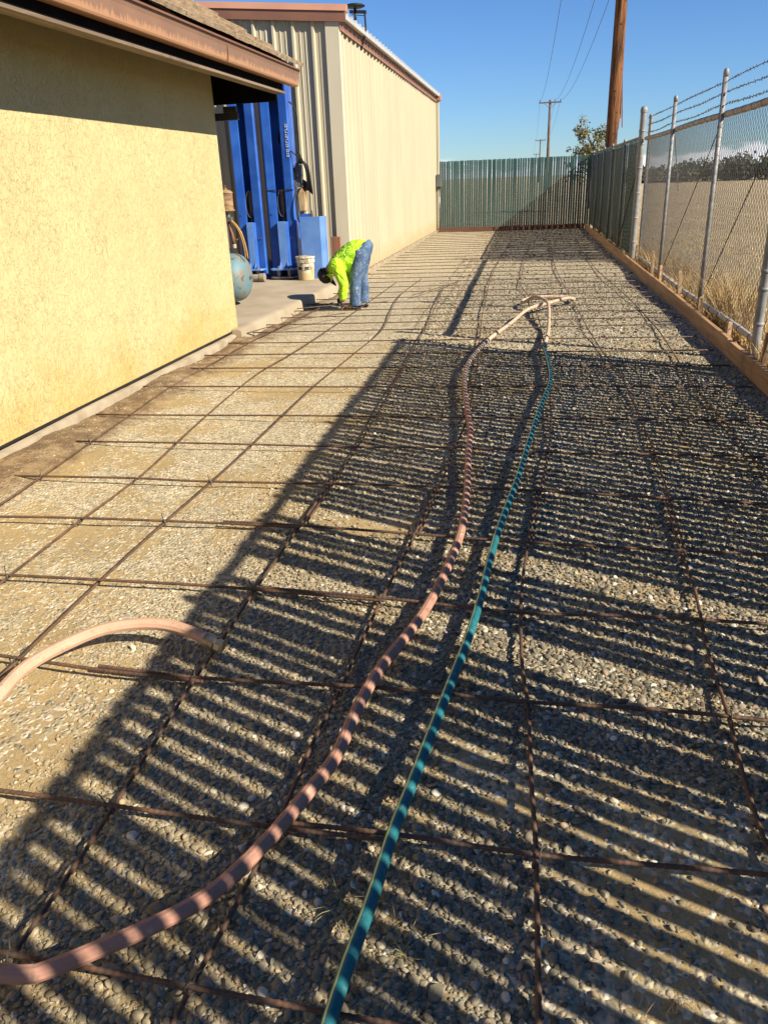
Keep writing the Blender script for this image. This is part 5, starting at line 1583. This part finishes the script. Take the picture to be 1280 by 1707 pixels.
    for i in range(n):
        a = (-1 + 2 * i / (n - 1)) * 1.05
        for rr, du in ((0.088, 0.0), (0.135, -0.010), (0.172 - 0.03 * abs(a) ** 2, -0.022)):
            for th in (0.0, 0.006):
                vs.append(hp(-0.004 + du + th, math.cos(a) * rr * 1.06, math.sin(a) * min(rr, 0.105)))
    for i in range(n - 1):
        o = i * 6; p = o + 6
        fs += [(o, o+2, p+2, p), (o+2, o+4, p+4, p+2), (o+1, p+1, p+3, o+3), (o+3, p+3, p+5, o+5), (o+4, o+5, p+5, p+4), (o, p, p+1, o+1)]
    fs += [(0, 1, 3, 2), (2, 3, 5, 4)]
    o = (n-1) * 6; fs += [(o, o+2, o+3, o+1), (o+2, o+4, o+5, o+3)]
    MB().add(vs, fs).build('brim', cap_m, cap, smooth=True)
    # hair band between cap and collar
    vs = []; fs = []; n = 14
    for i in range(n + 1):
        a = 1.1 + (2 * math.pi - 2.2) * i / n
        for u, rr in ((0.0, 0.090), (-0.03, 0.090), (-0.06, 0.078)):
            vs.append(hp(u, math.cos(a) * rr * 1.02, math.sin(a) * rr * 0.93))
    for i in range(n):
        for j in range(2):
            fs.append((i*3 + j, i*3 + j + 1, (i+1)*3 + j + 1, (i+1)*3 + j))
    MB().add(vs, fs).build('hair', hair_m, WK, smooth=True)
worker()

# ------------------------------------------------------------------ utility poles and lines
big = thing('utility_pole', 'tall weathered wooden utility pole with a splintered side behind the fence', 'utility pole', (2.43, 26.2, -0.06))
def bigpole():
    mb = MB(); n = 26; zs = np.concatenate([np.linspace(0, 7, 90), np.linspace(7.2, 10.4, 12)])
    vs = []; fs = []
    for z in zs:
        r0 = 0.205 - 0.0075 * z
        for j in range(n):
            a = 2 * math.pi * j / n
            r = r0 * (1 + 0.025 * math.sin(j * 2.4 + 0.5 * math.sin(z * 2)) + 0.02 * math.sin(j * 5.1 + z * 0.7))
            # strip of wood torn off low on the field side
            da = abs((a - 0.15 + math.pi) % (2 * math.pi) - math.pi)
            if da < 0.75 and z < 3.05 - 0.5 * da:
                r *= 0.80
            vs.append((r * math.cos(a), r * math.sin(a), z))
    for i in range(len(zs) - 1):
        for j in range(n):
            fs.append((i*n + j, i*n + (j+1) % n, (i+1)*n + (j+1) % n, (i+1)*n + j))
    fs.append(tuple((len(zs)-1)*n + j for j in range(n)))
    mb.add(vs, fs).build('shaft', M['pole'], big, smooth=True)
    for (a, z0, z1, out, w) in ((0.35, 3.0, 4.3, 0.055, 0.05), (0.02, 2.75, 4.1, 0.10, 0.035), (-0.4, 3.1, 4.0, 0.03, 0.05)):
        d = Vector((math.cos(a), math.sin(a), 0)); s = Vector((-d.y, d.x, 0))
        r1 = 0.172
        p = [d * r1 + s * w * 0.5 + Vector((0, 0, z1)), d * r1 - s * w * 0.5 + Vector((0, 0, z1)), d * (r1 + out) - s * w * 0.3 + Vector((0, 0, z0)), d * (r1 + out) + s * w * 0.3 + Vector((0, 0, z0 + 0.12))]
        q = [x - d * 0.025 for x in p]
        MB().add(p + q, [(0, 1, 2, 3), (7, 6, 5, 4), (0, 4, 5, 1), (1, 5, 6, 2), (2, 6, 7, 3), (3, 7, 4, 0)]).build('splinter', M['pole'], big)
    for k in range(7):
        a = random.uniform(-2.4, -0.7); z = 2.6 + k * 0.55
        r = 0.205 - 0.0075 * z
        MB().cyl((r * math.cos(a) * 0.96, r * math.sin(a) * 0.96, z), (r * math.cos(a) * 1.04, r * math.sin(a) * 1.04, z), 0.022, n=8).build('knot', M['black'], big)
    ca = MB().box((-1.25, -0.06, 9.75), (1.25, 0.06, 9.88)).build('crossarm', M['pole_far'], big)
    for x in (-1.15, 0.3, 0.95):
        MB().lathe([(0.012, 9.881), (0.012, 9.93), (0.045, 9.94), (0.05, 9.99), (0.03, 10.03), (0.005, 10.04)], c=(x, 0, 0), n=10).build('insulator', M['black'], ca, smooth=True)
bigpole()
def farpole(x, y, h, label):
    t = thing('utility_pole', label, 'utility pole', (x, y, -0.06), 0, 'utility poles receding beyond the fence')
    MB().tube([(0, 0, 0), (0, 0, h * 0.5), (0, 0, h)], 0.15, 10, True, [0.19, 0.16, 0.125]).build('shaft', M['pole_far'], t, smooth=True)
    ca = MB().box((-1.20, -0.19, h - 0.34), (1.20, -0.145, h - 0.20)).build('crossarm', M['pole_far'], t)
    for s in (-1, 1):
        MB().tube([(0.62 * s, -0.14, h - 0.34), (0.0, -0.14, h - 0.85)], 0.022, 6).build('brace', M['pole_far'], ca)
    for xx in (-1.08, 0.5, 1.1):
        MB().lathe([(0.02, h - 0.199), (0.02, h - 0.12), (0.055, h - 0.11), (0.06, h - 0.04), (0.01, h)], c=(xx, -0.165, 0), n=8).build('insulator', M['black'], ca, smooth=True)
    return t
farpole(2.22, 97, 9.05, 'dark wooden utility pole with a crossarm rising beyond the far fence')
farpole(2.80, 203, 9.25, 'smaller distant utility pole with crossarm just left of the nearer one')
farpole(3.15, 330, 9.2, 'tiny most distant utility pole low over the far fence')
for k, (xa, xb, xc, xd, lab) in enumerate(((1.28, 1.14, 1.72, 2.07, 'leftmost power line strung along the utility poles'),
                                   (2.73, 2.72, 3.30, 3.65, 'middle power line strung along the utility poles'),
                                   (3.38, 3.32, 3.90, 4.25, 'rightmost power line strung along the utility poles'))):
    mb = MB(); pts = []
    spans = [(xa, 26.2, 9.92, xb, 97, 8.95, 1.55), (xb, 97, 8.95, xc, 203, 9.15, 1.5), (xc, 203, 9.15, xd, 330, 9.1, 1.5)]
    for (x0, y0, z0, x1, y1, z1, sag) in spans:
        for i in range(24):
            t = i / 24
            pts.append((x0 + (x1 - x0) * t, y0 + (y1 - y0) * t, z0 + (z1 - z0) * t - sag * 4 * t * (1 - t)))
    mb.tube(pts, 0.012, 5)
    tag(mb.build('power_line', M['black']), lab, 'power line', 'power lines strung over the poles')

# ------------------------------------------------------------------ vegetation
def leaf_cloud(mb, c, rad, n, size, droop=0.6, flat=1.0):
    for _ in range(n):
        d = Vector((random.gauss(0, 1), random.gauss(0, 1), random.gauss(0, 1))).normalized() * (random.random() ** 0.45)
        p = Vector(c) + Vector((d.x * rad[0], d.y * rad[1], d.z * rad[2]))
        a = Vector((random.gauss(0, 1), random.gauss(0, 1), random.gauss(-droop, 0.7))).normalized()
        b = a.cross(Vector((random.gauss(0, 1), random.gauss(0, 1), random.gauss(0, 1)))).normalized()
        L = size * random.uniform(0.7, 1.3); w = L * 0.3 * flat
        mb.add([p, p + a * L * 0.5 + b * w, p + a * L, p + a * L * 0.5 - b * w], [(0, 1, 2, 3)])

tr = thing('tree', 'small sparse tree with drooping leaves behind the fence corner', 'tree', (2.85, 40, -0.08))
def tree():
    mb = MB(); lf = MB()
    mb.tube([(0.05, 0, 0), (0.0, 0, 0.9), (0.08, 0.05, 1.8), (0.02, 0, 2.6)], 0.08, 8, True, [0.09, 0.07, 0.05, 0.03])
    for k in range(26):
        z0 = random.uniform(0.9, 2.7); a = random.uniform(0, 6.28)
        L = random.uniform(0.6, 1.15) * (1.0 if z0 < 2.2 else 0.75)
        tip = Vector((math.cos(a) * L * 0.85, math.sin(a) * L * 0.85, z0 + random.uniform(0.25, 0.95)))
        mid = Vector((math.cos(a) * L * 0.4, math.sin(a) * L * 0.4, z0 + 0.35))
        mb.tube([(0.03, 0, z0), mid, tip], 0.02, 5, True, [0.024, 0.014, 0.005])
        for q in range(5):
            p = mid + (tip - mid) * random.uniform(0.2, 1.15) + Vector((random.gauss(0, 0.10), random.gauss(0, 0.10), random.gauss(0, 0.08)))
            leaf_cloud(lf, p, (0.15, 0.15, 0.18), 20, 0.105, 0.9)
    leaf_cloud(lf, (0.05, 0, 2.1), (0.34, 0.34, 0.8), 420, 0.105, 0.8)
    mb.v = [(x * 1.05, y_ * 1.05, z * 1.06) for x, y_, z in mb.v]; lf.v = [(x * 1.05, y_ * 1.05, z * 1.06) for x, y_, z in lf.v]
    mb.build('trunk', M['bark'], tr, smooth=True)
    stuff(lf.build('crown', M['leaf'], tr))
tree()

def treeline():
    mb = MB()
    k = 0
    x = 11.0
    while x < 75:
        dist = 128 + random.uniform(-6, 10) - (x - 11) * 0.55
        t = min(1.0, max(0.0, (x - 17) / 16.0))
        h = (2.0 + 1.9 * t) * random.uniform(0.9, 1.12)
        w = random.uniform(1.5, 2.8)
        for q in range(5):
            leaf_cloud(mb, (x + random.uniform(-w, w) * 0.5, dist + random.uniform(-1, 1), h * random.uniform(0.35, 0.74)), (w * 0.7, w * 0.6, h * 0.30), 60, 0.36, 0.2, 1.4)
        leaf_cloud(mb, (x, dist, h * 0.3), (w, w, h * 0.32), 160, 0.5, 0.2, 1.8)
        x += random.uniform(0.6, 1.0)
    stuff(mb.build('treeline', M['leaf_far']), 'low dark row of trees along the far side of the field')
treeline()

def blade(mb, x, y, z, h, w, lean):
    a = random.uniform(0, 6.28); c, s = math.cos(a), math.sin(a)
    b = random.uniform(0, 6.28); lx, ly = math.cos(b) * lean * h, math.sin(b) * lean * h
    mb.add([(x - c * w, y - s * w, z), (x + c * w, y + s * w, z), (x + lx * 0.45 + c * w * 0.7, y + ly * 0.45 + s * w * 0.7, z + h * 0.62), (x + lx * 0.45 - c * w * 0.7, y + ly * 0.45 - s * w * 0.7, z + h * 0.62), (x + lx, y + ly, z + h)],
           [(0, 1, 2, 3), (3, 2, 4)])
def drygrass():
    mb = MB()
    n = 0
    while n < 15000:
        y = random.uniform(5.2, 26.0); x = 2.02 + abs(random.gauss(0, 0.24))
        d = 0.5 + 0.6 * gnoise(x * 1.1, y * 1.1)
        if random.random() > d + 0.25:
            continue
        h = random.uniform(0.06, 0.23) * (0.7 + 0.8 * max(0.0, d)) * max(0.35, 1.25 - (x - 2.02) * 0.8)
        if 8.2 < y < 9.1 and x < 2.5:
            h *= 1.7
        blade(mb, x, y, -0.06, h + 0.04, random.uniform(0.0022, 0.0045), random.uniform(0.1, 0.7)); n += 1
    for _ in range(26000):
        y = 4 + random.random() ** 1.3 * 40; x = 2.2 + random.random() ** 1.2 * (1.5 + y * 0.42)
        if 0.5 + 0.6 * gnoise(x * 0.8, y * 0.8) < random.random() * 0.9:
            continue
        h = random.uniform(0.02, 0.08)
        blade(mb, x, y, float(field_z(np.array(x), np.array(y))) - 0.01, h, random.uniform(0.003, 0.008), random.uniform(0.2, 0.9))
    stuff(mb.build('dry_grass', M['dry']), 'dry golden grass and stubble beyond the chain-link fence')
drygrass()

def tuft(name, label, x, y, n, spread, h, mat, runners=0, seed=1):
    rs = random.Random(seed)
    mb = MB()
    z = float(gz(x, y)) + 0.01
    for _ in range(n):
        a = rs.uniform(0, 6.283); L = rs.uniform(0.35, 1.0) * spread; hh = rs.uniform(0.25, 1.0) * h
        p0 = Vector((x + rs.gauss(0, 0.008), y + rs.gauss(0, 0.008), z))
        p1 = p0 + Vector((math.cos(a) * L * 0.45, math.sin(a) * L * 0.45, hh))
        p2 = p0 + Vector((math.cos(a + rs.uniform(-0.4, 0.4)) * L, math.sin(a + rs.uniform(-0.4, 0.4)) * L, hh * rs.uniform(0.2, 0.9)))
        mb.tube(smooth_path([p0, p1, p2], 0.03), 0.0007, 4, True)
    me = mb.build(name, mat)
    tag(me, label, 'weed', 'dried weeds in the gravel')
tuft('weed', 'dry straw-coloured weed tuft on the rebar at the right edge', 0.83, 1.68, 34, 0.16, 0.05, M['dry'], seed=4)
tuft('weed', 'wilted greenish weed sprawled left of the teal hose', -0.36, 1.24, 16, 0.17, 0.03, M['weed'], seed=5)
tuft('weed', 'small wilted weed beside the teal hose near the bottom', -0.20, 1.13, 9, 0.10, 0.03, M['weed'], seed=6)
tuft('weed', 'few dry stalks standing in the bare soil at the bottom right', 0.33, 1.08, 8, 0.05, 0.05, M['dry'], seed=7)
def clump(label, x, y, n, seed):
    rs = random.Random(seed); mb = MB()
    st = random.getstate(); random.seed(seed)
    for _ in range(n):
        blade(mb, x + rs.gauss(0, 0.05), y + rs.gauss(0, 0.12), -0.03, rs.uniform(0.06, 0.24), rs.uniform(0.002, 0.004), rs.uniform(0.1, 0.8))
    random.setstate(st)
    tag(mb.build('weed', M['dry']), label, 'weed', 'dried weeds behind the form board')
clump('bushy dry weed at the foot of the nearest right fence post', 1.99, 6.75, 220, 31)
clump('dry weed at the foot of the third fence post', 1.90, 9.1, 120, 32)
clump('dry weed at the foot of the gate post', 1.90, 14.6, 160, 33)
